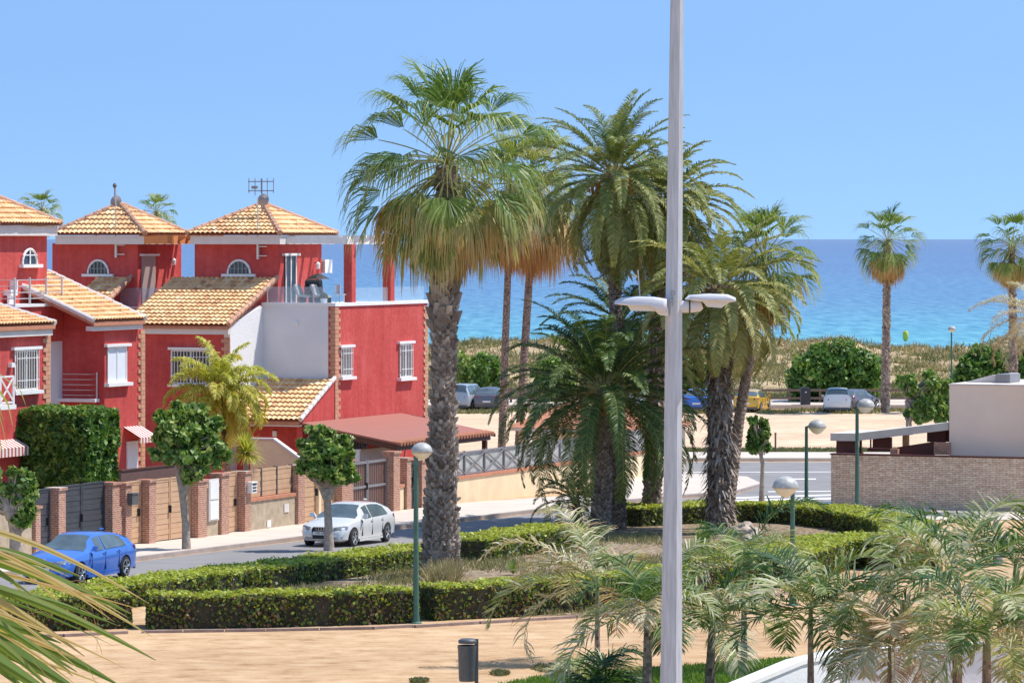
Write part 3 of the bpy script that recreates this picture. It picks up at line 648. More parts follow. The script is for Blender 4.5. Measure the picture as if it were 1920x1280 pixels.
    # roof terrace left of it with steel rail over a white recess
    aT = F.a(119, bS0); zT = F.z(568, aT, bS0); zl = F.z(639, aT, bS0); zb = F.z(748, aB+1.2, bS0-.6)
    h.part('terrace_wall', MB().box(aT-2.6, aT, bS0-3.6, bS0-.01, zl, zT-.1), 'red'); h.part('terrace_coping', MB().box(aT-2.7, aT+.08, bS0-3.7, bS0-.012, zT-.1, zT), 'white')
    h.part('recess_wall', MB().box(aT-2.4, aT-.04, bS0-3.4, bS0-.015, zb-2, zl-.002), 'white_wall')
    rl = MB()
    for k in range(4): z = zT+.2+k*.22; rl.tube([(aT, bS0-.1, z), (aT, bS0-3.6, z)], .018, 5); rl.tube([(aT, bS0-3.6, z), (aT-2.5, bS0-3.6, z)], .018, 5)
    for y in (bS0-.12, bS0-1.3, bS0-2.5, bS0-3.6): rl.box(aT-.03, aT+.03, y-.03, y+.03, zT, zT+.95)
    h.part('terrace_railing', rl, 'railing')
    bc = MB(); bc.box(aT-2.2, aT-.6, bS0-2.8, bS0-2.3, zT+.3, zT+.5); bc.box(aT-2.2, aT-.6, bS0-2.35, bS0-2.28, zT+.5, zT+.85)
    for x in (-2.1, -1.4, -.75): bc.box(aT+x, aT+x+.1, bS0-2.8, bS0-2.4, zT, zT+.3)
    h.part('terrace_seat', bc, 'white')
    return h
def stripemat():
    m, t, b, o = nodes('striped_awning'); c = N(t, 'ShaderNodeTexCoord'); wv = N(t, 'ShaderNodeTexWave'); wv.inputs['Scale'].default_value = 1.3; wv.bands_direction = 'Y'
    t.links.new(c.outputs['Object'], wv.inputs[0]); r = ramp(t, [(.45, (.75, .70, .68)), (.55, (.45, .10, .08))], wv.outputs['Fac']); r.color_ramp.interpolation = 'CONSTANT'
    t.links.new(r.outputs[0], b.inputs['Base Color']); b.inputs['Roughness'].default_value = .9; M['stripes'] = m
stripemat()
H2, D2 = house_two(); street_house()
F1 = Fr(88, 149.5)
def house_one():
    F = F1; r = thing('town_house', 'red house at the left edge with a barred window and X-patterned balcony rail', 'house', (F.X, F.Y, F.z0), RZ, 'red terraced houses')
    h = House(F, r); zte = F.z(441, 0, -2); a0 = -3.6; b0 = -3.9
    W = MB(); W.box(a0, 0, b0, 0, -.6, zte); aS = 3.4; bS1 = F.b(93, aS); bS0 = bS1-6; ze = F.z(609, aS, bS1)
    W.box(-3.6, aS, bS0, bS1, -.6, F.z(627, aS, bS1))
    az = .4; W.mesh([(az, bS1-.05, 2), (aS-.3, bS1-.05, 2), (aS-.3, bS1-.05, ze-.1), (az, bS1-.05, F.z(562, az, bS1)), (az, bS0, 2), (aS-.3, bS0, 2), (aS-.3, bS0, ze-.1), (az, bS0, F.z(562, az, bS1))],
           [(0, 1, 2, 3), (7, 6, 5, 4), (1, 5, 6, 2), (4, 0, 3, 7), (3, 2, 6, 7)])
    h.part('wall', W, 'red')
    eave = (a0-.3, F.a(116, .4), b0-.4, F.b(116, F.a(116, .4))); zev = F.z(423, eave[1], .3)
    hiproof(h, (*eave, zev, F.z(360, -2, -2)), None)
    h.part('eave_fascia', MB().box(eave[0]+.1, eave[1]-.12, eave[2]+.1, eave[3]-.12, zte-.02, zev-.02), 'trim')
    # arched window on the street face
    b_0, b_1 = F.b(40, 0), F.b(67, 0); z0, z1 = F.z(495, 0, b_0), F.z(467, 0, b_0); c = (b_0+b_1)/2
    pts = [(.0, c-(b_1-b_0)/2*math.cos(math.pi*i/10), z0+(z1-z0)*math.sin(math.pi*i/10)) for i in range(11)]
    w = h.part('arched_window', MB().prism(pts, (.03, 0, 0)), 'glassdark'); h.part('frame', MB().tube([(p[0]+.05, p[1], p[2]) for p in pts], .05, 6), 'white', w)
    h.part('sill', MB().box(0, .2, b_0-.2, b_1+.2, z0-.13, z0-.01), 'white', w)
    g = MB(); g.box(.05, .08, c-.03, c+.03, z0, z1); g.box(.05, .08, b_0, b_1, z0+.3, z0+.34); h.part('window_bars', g, 'white', w)
    # street roof
    p0 = Vector((aS+.3, bS0-.2, ze)); Lw = F.b(104, aS+.3)-p0.y; T = Vector((az-.6-p0.x, 0, F.z(552, az-.6, bS1)-ze)); o_ = Vector((0, Lw, 0)); k = Vector((0, 0, .13))
    rf = h.part('roof', MB().mesh([p0, p0+o_, p0+o_+T, p0+T, p0-k, p0+o_-k, p0+o_+T-k, p0+T-k], [(0, 1, 2, 3), (7, 6, 5, 4), (0, 4, 5, 1), (1, 5, 6, 2), (2, 6, 7, 3), (3, 7, 4, 0)]), 'terracotta')
    tiles('roof_tiles', rf, p0+Vector((0, 0, .03)), (0, 1, 0), T, Lw, T.length)
    rd = MB(); ridgeline(rd, p0+o_+Vector((0, 0, .08)), p0+o_+T+Vector((0, 0, .08)), .10); h.part('ridge_tiles', rd, 'trim', rf)
    h.part('eave_fascia', MB().box(aS-.05, aS+.22, p0.y+.05, p0.y+Lw-.05, F.z(628, aS, bS1), ze-.14), 'trim')
    h.win_side(26, 68, 657, 733, aS, 'bars')
    q = MB(); z = .0; i = 0
    while z < F.z(630, aS, bS1): q.box(aS-.3, aS+.035, bS1-(.5 if i % 2 else .32), bS1+.03, z, z+.15); z += .16; i += 1
    h.part('brick_quoin', q, 'quoin')
    # balcony at the left edge with crossed rails
    bB = F.b(23, aS+.9); zb = F.z(758, aS+.9, bB); h.part('balcony_slab', MB().box(aS, aS+1.0, bB-3, bB+.1, zb-.15, zb), 'white')
    rl = MB(); y0, y1 = bB-.9, bB
    for z in (zb+.08, zb+.95): rl.box(aS+.92, aS+.97, bB-3, bB, z-.03, z+.03)
    for y in (y0, y1, y0-.9): rl.box(aS+.92, aS+.97, y-.04, y+.04, zb, zb+.95)
    rl.tube([(aS+.945, y0, zb+.1), (aS+.945, y1, zb+.93)], .03, 4); rl.tube([(aS+.945, y1, zb+.1), (aS+.945, y0, zb+.93)], .03, 4)
    h.part('balcony_railing', rl, 'white')
    h.part('wall_lamp', MB().box(aS, aS+.15, F.b(15, aS), F.b(21, aS), F.z(675, aS, 0), F.z(667, aS, 0)), 'white')
    # porch awning
    b_0, b_1 = F.b(-40, aS), F.b(30, aS); z1 = F.z(822, aS, b_1)
    aw = MB().mesh([(aS+.002, b_0, z1), (aS+.002, b_1, z1), (aS+.5, b_1, z1-.25), (aS+.5, b_0, z1-.25), (aS+.5, b_1, z1-.55), (aS+.5, b_0, z1-.55)], [(0, 1, 2, 3), (3, 2, 4, 5)])
    h.part('awning', aw, 'stripes'); return h
H1 = house_one()
# carport at the end house
def carport():
    F = F3; D = D3; a_o = F.a(745, D['blow']-.2); b0 = D['blow']-.15; b1 = F.b(925, a_o)
    r = thing('carport', 'long reddish-brown carport roof on timber posts leaning against the red end house', 'carport', (F.X, F.Y, F.z0), RZ)
    z0 = F.z(792, 0, b0); z1 = F.z(830, a_o, b0); rf = MB()
    rf.mesh([(.04, b0, z0), (a_o, b0, z1), (a_o, b1, z1), (.04, b1, z0), (.04, b0, z0-.08), (a_o, b0, z1-.08), (a_o, b1, z1-.08), (.04, b1, z0-.08)],
            [(0, 1, 2, 3), (7, 6, 5, 4), (0, 4, 5, 1), (1, 5, 6, 2), (2, 6, 7, 3), (3, 7, 4, 0)])
    rf.build('roof', 'carport', r); t = MB(); n = int((b1-b0)/.3)
    for i in range(n): t.tube([(a_o-.25, b0+.15+i*.3, z1+.02), (a_o+.12, b0+.15+i*.3, z1-.05)], [.085, .095], 8)
    t.build('eave_tiles', 'terracotta', r)
    bm = MB(); bm.prism([(.06, b0+.05, z0-.09), (a_o-.05, b0+.05, z1-.09), (a_o-.05, b0+.05, z1-.3), (.06, b0+.05, z0-.3)], (0, .15, 0)); bm.box(a_o-.25, a_o-.08, b0+.2, b1-.1, z1-.32, z1-.1); bm.build('beam', 'darkwood', r)
    for b_ in (b0+.3, b0+3.2, b0+6.2, b1-.5): MB().box(a_o-.27, a_o-.09, b_-.09, b_+.09, -.3, z1-.33).build('post', 'darkwood', r)
    for i in range(9):
        bb = b0+1+i*1.2; MB().prism([(.08, bb, z0-.1), (a_o-.3, bb, z1-.1), (a_o-.3, bb, z1-.24), (.08, bb, z0-.24)], (0, .1, 0)).build('rafter', 'darkwood', r)
    # barred side door of the house under the roof
    g = MB()
    for i in range(14): g.box(.05, .08, b0+4+i*.16, b0+4.03+i*.16, .2, z0-.7)
    d = MB().box(0.01, .05, b0+3.9, b0+6.3, .2, z0-.7).build('side_door', 'dark', r); g.build('window_bars', 'greymetal', d)
carport()
# aerials
def aerial(F, a, b, ztop, zdish, zbot, kind, label, pole_bot):
    r = thing('tv_aerial', label, 'aerial', (*F.w(a, b), F.z0), RZ); m = MB(); m.tube([(0, 0, zbot), (0, 0, ztop)], .028, 6); m.build('mast', 'greymetal', r)
    if kind:
        y = MB()
        for z in (ztop-.12, ztop-.5): y.box(-.62, .55, -.02, .02, z-.02, z+.02)
        for i in range(5):
            y.box(-.6+i*.28, -.58+i*.28, -.02, .02, ztop-.6-(.1 if i % 2 else 0), ztop+.02)
        y.box(-.45, -.2, -.06, .06, ztop-.42, ztop-.3); y.build('antenna_array', 'greymetal', r)
    else: MB().lathe([(.05, ztop-.1), (.1, ztop), (.04, ztop+.1)], n=8).build('mast_tip', 'bin', r)
    d = MB(); d.lathe([(.03, .14), (.16, .06), (.26, 0), (.22, .02), (.03, .09)], n=16)
    o = d.build('dish', 'kerb', r, smooth=True); o.matrix_local = Matrix.Translation((.12, -.12, zdish)) @ Matrix.Rotation(math.radians(80), 4, 'X')
a3 = F3.a(487, 2.4); aerial(F3, a3, 2.6, F3.z(335, a3, 2.6), F3.z(375, a3, 2.6), D3['ap']-.3, 1, 'comb-shaped television aerial with a small dish on the end house tower', 0)
a2 = F2.a(213, 1.4); aerial(F2, a2, 1.5, F2.z(348, a2, 1.5), F2.z(378, a2, 1.5), D2['ap']-.6, 0, 'thin mast with black tip and small dish on the middle house tower', 0)
def front_mast(F, px, py0, py1, b, label):
    a = F.a(px, b); r = thing('wall_aerial', label, 'aerial', (*F.w(a, b), F.z0), RZ, 'thin aerials standing before the towers')
    z1, z0 = F.z(py0, a, b), F.z(py1, a, b); MB().tube([(0, 0, z0), (0, 0, z1)], .025, 6).build('mast', 'railing', r)
    y = MB(); zz = z0+(z1-z0)*.1
    for z in (z0+.12, z0+.5): y.box(0, .42, -.015, .015, z, z+.035)
    y.box(-.03, .06, -.04, .1, z0, z0+.75); y.build('bracket', 'railing', r); return r
front_mast(F3, 483, 372, 486, D3['bt']-.15, 'thin aerial mast fixed to the front of the end house tower')
front_mast(F2, 217, 352, 483, -.15, 'thin aerial mast fixed to the front of the middle house tower')
# things on the end terrace
def terrace_things():
    F = F3; D = D3; zt = D['zt']-.06
    def W(name, label, cat, a, b, z=zt): return thing(name, label, cat, (*F.w(a, b), F.z0+z), RZ)
    ac = D['acor']; b_ = F.b(606, ac+.3); r = W('air_conditioner', 'white louvred air conditioner fixed to the tower edge', 'air conditioner', ac+.02, D['tb1']+.2, F.z(512, ac, b_)); m = MB().box(-.25, .12, -.15, .55, 0, .56); m.build('casing', 'white', r)
    g = MB(); [g.box(-.23, .1, -.165, -.152, .05+i*.09, .08+i*.09) for i in range(5)]; g.build('louvre', 'greymetal', r)
    a = F.a(588, 1.6); r = W('barbecue', 'dark covered barbecue cart on the roof terrace', 'barbecue', a, 1.6)
    MB().box(-.3, .3, -.25, .25, .35, .75).build('cart', 'maroon', r); MB().tube([(-.32, 0, .84), (.32, 0, .84)], .17, 12).build('lid', 'dark', r)
    for x in (-.28, .28): MB().tube([(x, -.2, 0), (x, -.2, .4)], .03, 6).build('leg', 'dark', r)
    for px in (575, 606):
        a = F.a(px, .9); r = W('terrace_chair', 'low cushioned chair %s on the roof terrace' % ('left of the barbecue' if px < 590 else 'right of the barbecue'), 'chair', a, .9); r['group'] = 'chairs on the roof terrace'
        MB().prism([(-.3, -.25, .32), (.25, -.25, .28), (.25, -.25, .36), (-.24, -.25, .4), (-.42, -.25, .82), (-.5, -.25, .78)], (0, .5, 0)).build('seat', 'cloth', r)
        for x in (-.25, .2): MB().box(x, x+.04, -.25, .25, 0, .3).build('leg', 'dark', r)
    a = F.a(596, 2.4); r = W('terrace_parasol', 'closed dark parasol roof beside the barbecue on the terrace', 'parasol', a, 2.4); MB().tube([(0, 0, 0), (0, 0, 1.25)], .03, 6).build('pole', 'dark', r)
    MB().lathe([(.50, 1.02), (.3, 1.14), (.05, 1.24)], n=10).build('canopy', 'dark', r)
    a = F.a(611, .7); r = W('plant_pot', 'small white pot on the terrace edge', 'pot', a, .5); MB().lathe([(.1, 0), (.15, .25), (.13, .25)], n=10).build('pot', 'white', r); MB().lathe([(.02, .2), (.2, .3), (.16, .42), (.03, .5)], n=8).build('plant', 'hedgecore', r)
    r = W('terrace_chair', 'white chair by the glass at the terrace corner near the column', 'chair', F.a(641, 1.8), 1.8)
    MB().box(-.22, .22, -.22, .22, .38, .43).build('seat', 'white', r); MB().box(-.22, -.17, -.22, .22, .43, .8).build('backrest', 'white', r)
    for x in (-.2, .17):
        for y in (-.2, .17): MB().box(x, x+.03, y, y+.03, 0, .38).build('leg', 'white', r)
terrace_things()
def low_house():
    F = Fr(972, 190); r = thing('low_house', 'low cream house with terracotta roof glimpsed behind the date palms', 'house', (F.X, F.Y, F.z0), RZ)
    a1 = F.a(1215, 0); z1 = F.z(800); MB().box(0, a1, 0, 5, -.3, z1).build('wall', 'cream', r)
    rf = MB().mesh([(-.4, -.5, z1), (a1+.4, -.5, z1), (a1+.4, 5.4, z1), (-.4, 5.4, z1), (1.5, 2.4, z1+1.1), (a1-1.5, 2.4, z1+1.1)], [(0, 1, 5, 4), (1, 2, 5), (2, 3, 4, 5), (3, 0, 4), (3, 2, 1, 0)]).build('roof', 'terracotta', r)
    MB().box(-.3, a1+.3, -.4, -.002, z1-.16, z1-.004).build('fascia', 'white', r)
    for p0, p1, m in ((985, 998, 'glassdark'), (1010, 1030, 'shutter'), (1180, 1196, 'glassdark')):
        x0, x1 = F.a(p0), F.a(p1); w_ = MB().box(x0, x1, -.03, .01, .9, 2.1).build('window', m, r); f_ = MB(); f_.box(x0-.06, x1+.06, -.08, -.031, .82, .9); f_.box(x0-.06, x1+.06, -.08, -.031, 2.1, 2.18); f_.build('frame', 'white', w_)
    for px in (1003, 1045): x0 = F.a(px); MB().box(x0, x0+.25, -1.2, -.95, -.3, z1-.2).build('porch_column', 'white', r)
low_house()
# ------------------------------------------------------------------ garden walls and gates along the street
S0 = G(560, 988)
FS = Fr(560, S0.y)
def front_walls():
    F = FS
    def root(name, label, cat, px, group=None):
        b = F.b(px); x, y = F.w(0, b); return thing(name, label, cat, (x, y, gz(y)+.1), RZ, group), b
    def ht(py, px):
        b = F.b(px); x, y = F.w(0, b); return CH-(py-HY)/FPX*y-(gz(y)+.1)
    def pillar(p0, p1, ytop, label, **k):
        r, b = root('brick_pillar', label, 'pillar', p0, 'brick pillars between the gates'); L = F.b(p1)-b; h = ht(ytop, p0)
        MB().box(-.28, .16, 0, L, -.4, h-.09).build('shaft', 'brick', r); MB().box(-.33, .21, -.05, L+.05, h-.09, h).build('cap', 'brick', r); return r, L, h
    pil = [(59, 68, 948, 'brick pillar at the far left beside the dark side gate'), (102, 115, 914, 'brick pillar between the two dark gates'), (203, 216, 904, 'brick pillar right of the wide dark gate'),
           (228, 239, 905, 'brick pillar carrying the black letter box'), (272, 285, 899, 'bright brick pillar left of the wide tan gate'), (364, 380, 899, 'brick pillar between the wide tan gate and the meter cabinet'),
           (408, 422, 887, 'brick pillar right of the meter cabinet'), (452, 463, 883, 'brick pillar carrying the intercom box'), (552, 564, 872, 'brick pillar at the right end of the panelled wall'),
           (634, 655, 862, 'brick pillar behind the ball tree by the brown gate'), (731, 743, 846, 'tall brick pillar right of the brown slatted gate'), (756, 764, 858, 'slim brick pillar left of the grey side gate'), (784, 796, 862, 'brick pillar right of the grey side gate, beside the lamp')]
    for p in pil: pillar(*p)
    def gate(p0, p1, ytop, m, label, wide, style='board', group=None):
        r, b = root('gate', label, 'gate', p0, group); L = F.b(p1)-b; h = ht(ytop, p0)
        n = 2 if wide else 1
        for i in range(n):
            y0 = L*i/n+.02; y1 = L*(i+1)/n-.02
            if style == 'board':
                lf = MB(); z = .05; k = 0
                while z < h-.03: lf.box(-.20, -.15+(.012 if k % 2 else 0), y0, y1, z, min(h, z+.17)); z += .178; k += 1
                lf = lf.build('gate_leaf', m, r); fr = MB()
                for y in (y0, y1-.06): fr.box(-.22, -.12, y, y+.06, .03, h+.02)
                fr.box(-.22, -.12, y0+.06, y1-.06, h-.0, h+.04); fr.build('frame', m, lf)
            elif style == 'slat':
                lf = MB()
                for y in np.arange(y0+.1, y1-.1, .17): lf.box(-.18, -.15, y, y+.11, .1, h)
                lf = lf.build('gate_leaf', m, r); fr = MB()
                for z in (.1, h*.5, h-.1): fr.box(-.145, -.09, y0, y1, z, z+.09)
                for y in (y0, y1-.07): fr.box(-.145, -.088, y, y+.07, .05, h+.03)
                fr.build('frame', 'greymetal', lf)
            else:
                lf = MB().box(-.19, -.16, y0, y1, .05, h).build('gate_leaf', m, r); fr = MB()
                for y in (y0, y1-.07): fr.box(-.155, -.09, y, y+.07, .05, h+.03)
                for z in (.06, h*.42, h-.05): fr.box(-.155, -.092, y0+.07, y1-.07, z, z+.07)
                fr.prism([(-.15, y0+.05, h*.42), (-.15, y0+.13, h*.42), (-.15, y1-.05, h-.05), (-.15, y1-.13, h-.05)], (.05, 0, 0))
                fr.prism([(-.149, y1-.05, h*.42), (-.149, y1-.13, h*.42), (-.149, y0+.05, h-.05), (-.149, y0+.13, h-.05)], (.045, 0, 0)); fr.build('frame', 'slate', lf)
        hd = MB(); ym = L/2 if wide else L-.15; hd.box(-.15, -.04, ym-.1, ym-.06, .95, 1.2); hd.build('handle', 'dark', r)
    gate(69, 101, 921, 'slate', 'narrow dark slate side gate behind the blue car', False)
    gate(116, 203, 914, 'slate', 'wide dark slate double gate behind the blue car', True)
    gate(240, 271, 906, 'gate', 'narrow tan side gate right of the letter box', False)
    gate(286, 364, 902, 'gate', 'wide tan double gate behind the street tree', True)
    gate(423, 451, 888, 'gate', 'narrow tan side gate left of the intercom box', False)
    gate(565, 633, 873, 'gate', 'wide tan gate behind the white car and ball tree', True)
    gate(656, 730, 868, 'browngate', 'wide brown slatted metal gate behind the white car', True, 'slat')
    gate(765, 783, 870, 'greymetal', 'narrow grey metal side gate beside the lamp globe', False, 'x')
    def wall(p0, p1, ytop, m, label, cope=None, name='garden_wall', cm='terracotta', panels=None):
        r, b = root(name, label, 'wall', p0); L = F.b(p1)-b; h = ht(ytop, p0); d = gz(F.w(0, b+L)[1])-gz(F.w(0, b)[1])
        MB().mesh([(-.25, 0, -.4), (.05, 0, -.4), (.05, L, -.6+d), (-.25, L, -.6+d), (-.25, 0, h), (.05, 0, h), (.05, L, h), (-.25, L, h)],
                  [(3, 2, 1, 0), (4, 5, 6, 7), (0, 1, 5, 4), (1, 2, 6, 5), (2, 3, 7, 6), (3, 0, 4, 7)]).build('wall_body', m, r)
        if cope: MB().box(-.30, .10, -.0, L, h+.003, h+.12).build('coping', cm, r)
        return r, L, h
    wall(-60, 58, 965, 'concrete', 'rough rendered wall behind the left street tree', 1)
    wall(217, 228, 950, 'brick', 'short brick parapet between two pillars left of the letter box')
    r, L, h = wall(381, 407, 915, 'concrete', 'rough rendered wall holding the white meter cabinet', 1, cm='gate')
    c = MB().box(.052, .12, L*.2, L*.92, .55, 2.0).build('cabinet', 'trim', r); k = MB(); k.box(.122, .14, L*.26, L*.86, .6, 1.22); k.box(.122, .14, L*.26, L*.86, 1.3, 1.94); k.build('cabinet_door', 'white', c)
    r, L, h = wall(464, 551, 941, 'concrete', 'rough rendered wall topped by three tan panels', 1)
    h2 = ht(882, 464)
    for i in range(3):
        lf = MB(); z = h+.14; kk = 0
        while z < h2: lf.box(-.14, -.08+(.01 if kk % 2 else 0), L*i/3+.06, L*(i+1)/3-.06, z, min(h2, z+.17)); z += .178; kk += 1
        lf.build('panel', 'gate', r)
    for i in range(4): MB().box(-.2, -.06, max(0, L*i/3-.05), min(L, L*i/3+.05), h+.123, h2+.03).build('post', 'slate', r)
    MB().box(.055, .08, L*.75, L*.85, .5, .8).build('meter_cover', 'trim', r); MB().box(.055, .08, L*.38, L*.46, .05, .3).build('vent', 'white', r)
    wall(744, 755, 914, 'cream', 'short cream wall with dark grille between two pillars', 1)
    r, L, h = wall(797, 1214, 907, 'cream', 'long cream street wall with terracotta coping and crossed grey railing', 1)
    # railing above
    rl = MB(); z0 = h+.14; z1 = z0+.92; n = int(L/2.0)
    rl.box(-.12, -.06, 0, L, z1-.06, z1); rl.box(-.12, -.06, 0, L, z0, z0+.06)
    pn = MB()
    for i in range(n):
        y0, y1 = L*i/n, L*(i+1)/n; rl.box(-.14, -.04, y0-.04, y0+.04, z0-.02, z1+.03)
        for s, e in ((y0, y1), (y1, y0)): rl.tube([(-.06, s, z0+.05), (-.06, e, z1-.05)], .03, 4)
        pn.box(-.145, -.125, y0+.05, y1-.05, z0+.07, z1-.07)
    rl.build('railing', 'greymetal', r); pn.build('screen_panel', 'cloth', r)
    for px, py, lab, m in ((231, 926, 'black letter box on the brick pillar left of the narrow tan gate', 'bin'), (456, 905, 'white intercom and letter box on the brick pillar by the panelled wall', 'white')):
        b = F.b(px); x, y = F.w(0, b); g_ = gz(y)+.1; z = CH-(py-HY)/FPX*y-g_; r = thing('letter_box', lab, 'letter box', (x, y, g_), RZ)
        MB().box(.162, .34, .0, .42, z-.36, z).build('box', m, r); MB().box(.16, .37, -.03, .45, z+.001, z+.04).build('lid', m, r)
        if m == 'white':
            k = MB(); [k.box(.342, .352, .06, .36, z-.30+i*.11, z-.25+i*.11) for i in range(3)]; k.build('slot', 'dark', r)
    # grey-white screen behind the brown gate, sloping cream wall by the yucca
    b = F.b(670, -3.0); x, y = F.w(-3.0, b); r = thing('screen_wall', 'pale grey screen wall standing behind the brown slatted gate', 'wall', (x, y, gz(y)), RZ)
    z = CH-(845-HY)/FPX*y-gz(y); L = F.b(727, -3)-b; MB().box(-.1, .1, 0, L, 0, z).build('wall_body', 'white_wall', r); MB().box(-.14, .14, 0, L, z+.002, z+.06).build('coping', 'trim', r)
    b = F.b(506, -2.0); x, y = F.w(-2.0, b); r = thing('sloping_wall', 'cream dividing wall with sloping top behind the yucca', 'wall', (x, y, gz(y)), RZ); zz = lambda py: CH-(py-HY)/FPX*y-gz(y)
    MB().prism([(-.8, 0, 0), (2.0, -.0, 0), (2.0, 0, zz(885)-.0), (1.6, 0, zz(875)), (.1, 0, zz(826)), (-.8, 0, zz(826))], (0, .2, 0)).build('wall_body', 'cream', r)
    MB().prism([(2.05, -.04, zz(885)), (1.6, -.04, zz(874)), (.1, -.04, zz(825)), (-.8, -.04, zz(825)), (-.8, -.04, zz(821)), (.15, -.04, zz(821)), (1.65, -.04, zz(870)), (2.05, -.04, zz(881))], (0, .28, 0)).build('coping', 'trim', r)
    # brown fence screen behind gates
    b = F.b(225, -1.6); x, y = F.w(-1.6, b); r = thing('timber_screen', 'brown timber screen behind the tan gates', 'fence', (x, y, gz(y)), RZ); z = CH-(884-HY)/FPX*y-gz(y); L = F.b(330, -1.6)-b
    MB().box(-.04, .04, 0, L, 0, z).build('screen', 'browngate', r); MB().box(-.07, .07, 0, L, z+.002, z+.06).build('rail', 'darkwood', r)
front_walls()
# ------------------------------------------------------------------ cars
def interp(x, xs, ys): return float(np.interp(x, xs, ys))
def carbody(L, Wd, H, kind='hatch'):
    """rows along +y = nose; returns vertex grid"""
    st = {'hatch': ([-1, -.985, -.94, -.86, -.80, -.55, -.3, -.05, .12, .30, .46, .62, .80, .92, .975, 1],
                    [.60, .70, .98, .985, 1.0, 1.0, 1.0, 1.0, 1.0, 1.0, .74, .70, .64, .56, .45, .38]),
          }[kind][0]
    return st
CARP = []
def car(name, label, loc, rz, L, W, H, paint, kind='hatch', plate=None, group=None, details=True, taxi=None):
    r = thing(name, label, 'car', loc, rz, group); hl = L/2; hw = W/2
    # stations: (y, belt z, roof z, roof half-width, body half-width, bottom z)
    if kind == 'hatch':
        S = [(-1, .52, .60, .55, .80, .30), (-.985, .78, .86, .60, .90, .24), (-.965, .91, .97, .66, .95, .22), (-.90, .94, 1.06, .64, .975, .2), (-.80, .945, 1.19, .62, .99, .2), (-.68, .94, H-.115, .59, 1, .2), (-.50, .925, H-.035, .575, 1, .19), (-.25, .915, H, .575, 1, .19),
             (-.05, .90, H-.005, .575, 1, .19), (.12, .885, H-.06, .57, 1, .19), (.24, .875, H-.20, .585, 1, .19), (.36, .87, 1.06, .62, .995, .19), (.45, .865, .965, .68, .99, .19), (.52, .85, .93, .70, .985, .19), (.68, .80, .875, .70, .97, .2), (.82, .73, .80, .66, .94, .2), (.92, .66, .72, .58, .88, .21), (.98, .52, .60, .48, .78, .24), (1, .42, .50, .42, .70, .30)]
        sw = (5, 11); ws = (8, 12); rw = (2, 5)
    else:
        S = [(-1, .60, .68, .62, .86, .32), (-.985, .90, .98, .66, .93, .26), (-.96, 1.0, 1.20, .64, .97, .24), (-.93, 1.0, 1.45, .62, .985, .24), (-.88, 1.0, H-.06, .61, .99, .22), (-.75, 1.0, H-.01, .61, 1, .22), (-.55, 1.0, H, .61, 1, .21), (-.3, .99, H, .61, 1, .21),
             (-.05, .98, H-.01, .61, 1, .21), (.12, .96, H-.06, .60, 1, .21), (.26, .95, H-.24, .61, 1, .21), (.38, .95, 1.22, .64, .995, .21), (.5, .95, 1.05, .68, .99, .21), (.56, .93, 1.0, .70, .985, .21), (.68, .90, .97, .70, .97, .22), (.82, .84, .91, .68, .94, .22), (.92, .76, .83, .62, .9, .23), (.98, .6, .68, .52, .82, .26), (1, .48, .56, .46, .76, .32)]
        sw = (4, 11); ws = (8, 12); rw = (1, 4)
    rows = []
    for (y, bz, rzv, rwid, bw, zb) in S:
        b = bw*hw; rw_ = rwid*W*.5*1.0+0
        rt = min(rwid*hw*1.12, b*.86) if rzv-bz > .25 else b*.84
        mid = zb+(bz-zb)*.5
        pr = [(0, zb), (b*.80, zb), (b*.95, zb+.07), (b*.985, mid), (b, bz-.16), (b*.965, bz-.02), (b*.955, bz+.005), (rt*1.05 if rzv-bz > .2 else b*.93, rzv-.09 if rzv-bz > .2 else bz+.02), (rt*.97, rzv-.035 if rzv-bz > .2 else rzv-.03), (rt*.55, rzv-.004), (0, rzv)]
        rows.append([(x, y*hl, z) for x, z in pr])
    n = len(rows[0]); V = []
    for rr in rows: V += rr+[(-x, y, z) for x, y, z in rr[-2:0:-1]]
    m = 2*n-2; F = []
    for i in range(len(rows)-1):
        for k in range(m): F.append((i*m+k, i*m+(k+1) % m, (i+1)*m+(k+1) % m, (i+1)*m+k))
    F.append(tuple(range(m-1, -1, -1))); F.append(tuple((len(rows)-1)*m+k for k in range(m)))
    b = MB().mesh(V, F).build('body', paint, None, smooth=True, angle=32)
    # wheel wells cut out of the shell
    fy, ry = hl*.63, -hl*.635; R = .315 if kind == 'hatch' else .32
    cut = MB()
    for y in (fy, ry):
        for sx in (-1, 1): cut.tube([(sx*(hw-.25), y, R), (sx*(hw+.2), y, R)], R+.055, 24)
    co = cut.build('wheel_arch_cut', paint, None); md = b.modifiers.new('c', 'BOOLEAN'); md.object = co; md.operation = 'DIFFERENCE'; md.solver = 'EXACT'
    bpy.context.view_layer.update(); dg = bpy.context.evaluated_depsgraph_get(); me = bpy.data.meshes.new_from_object(b.evaluated_get(dg)); old = b.data; b.modifiers.clear(); b.data = me
    me.set_sharp_from_angle(angle=math.radians(32)); cm = co.data; bpy.data.objects.remove(co); bpy.data.meshes.remove(cm); b.parent = r
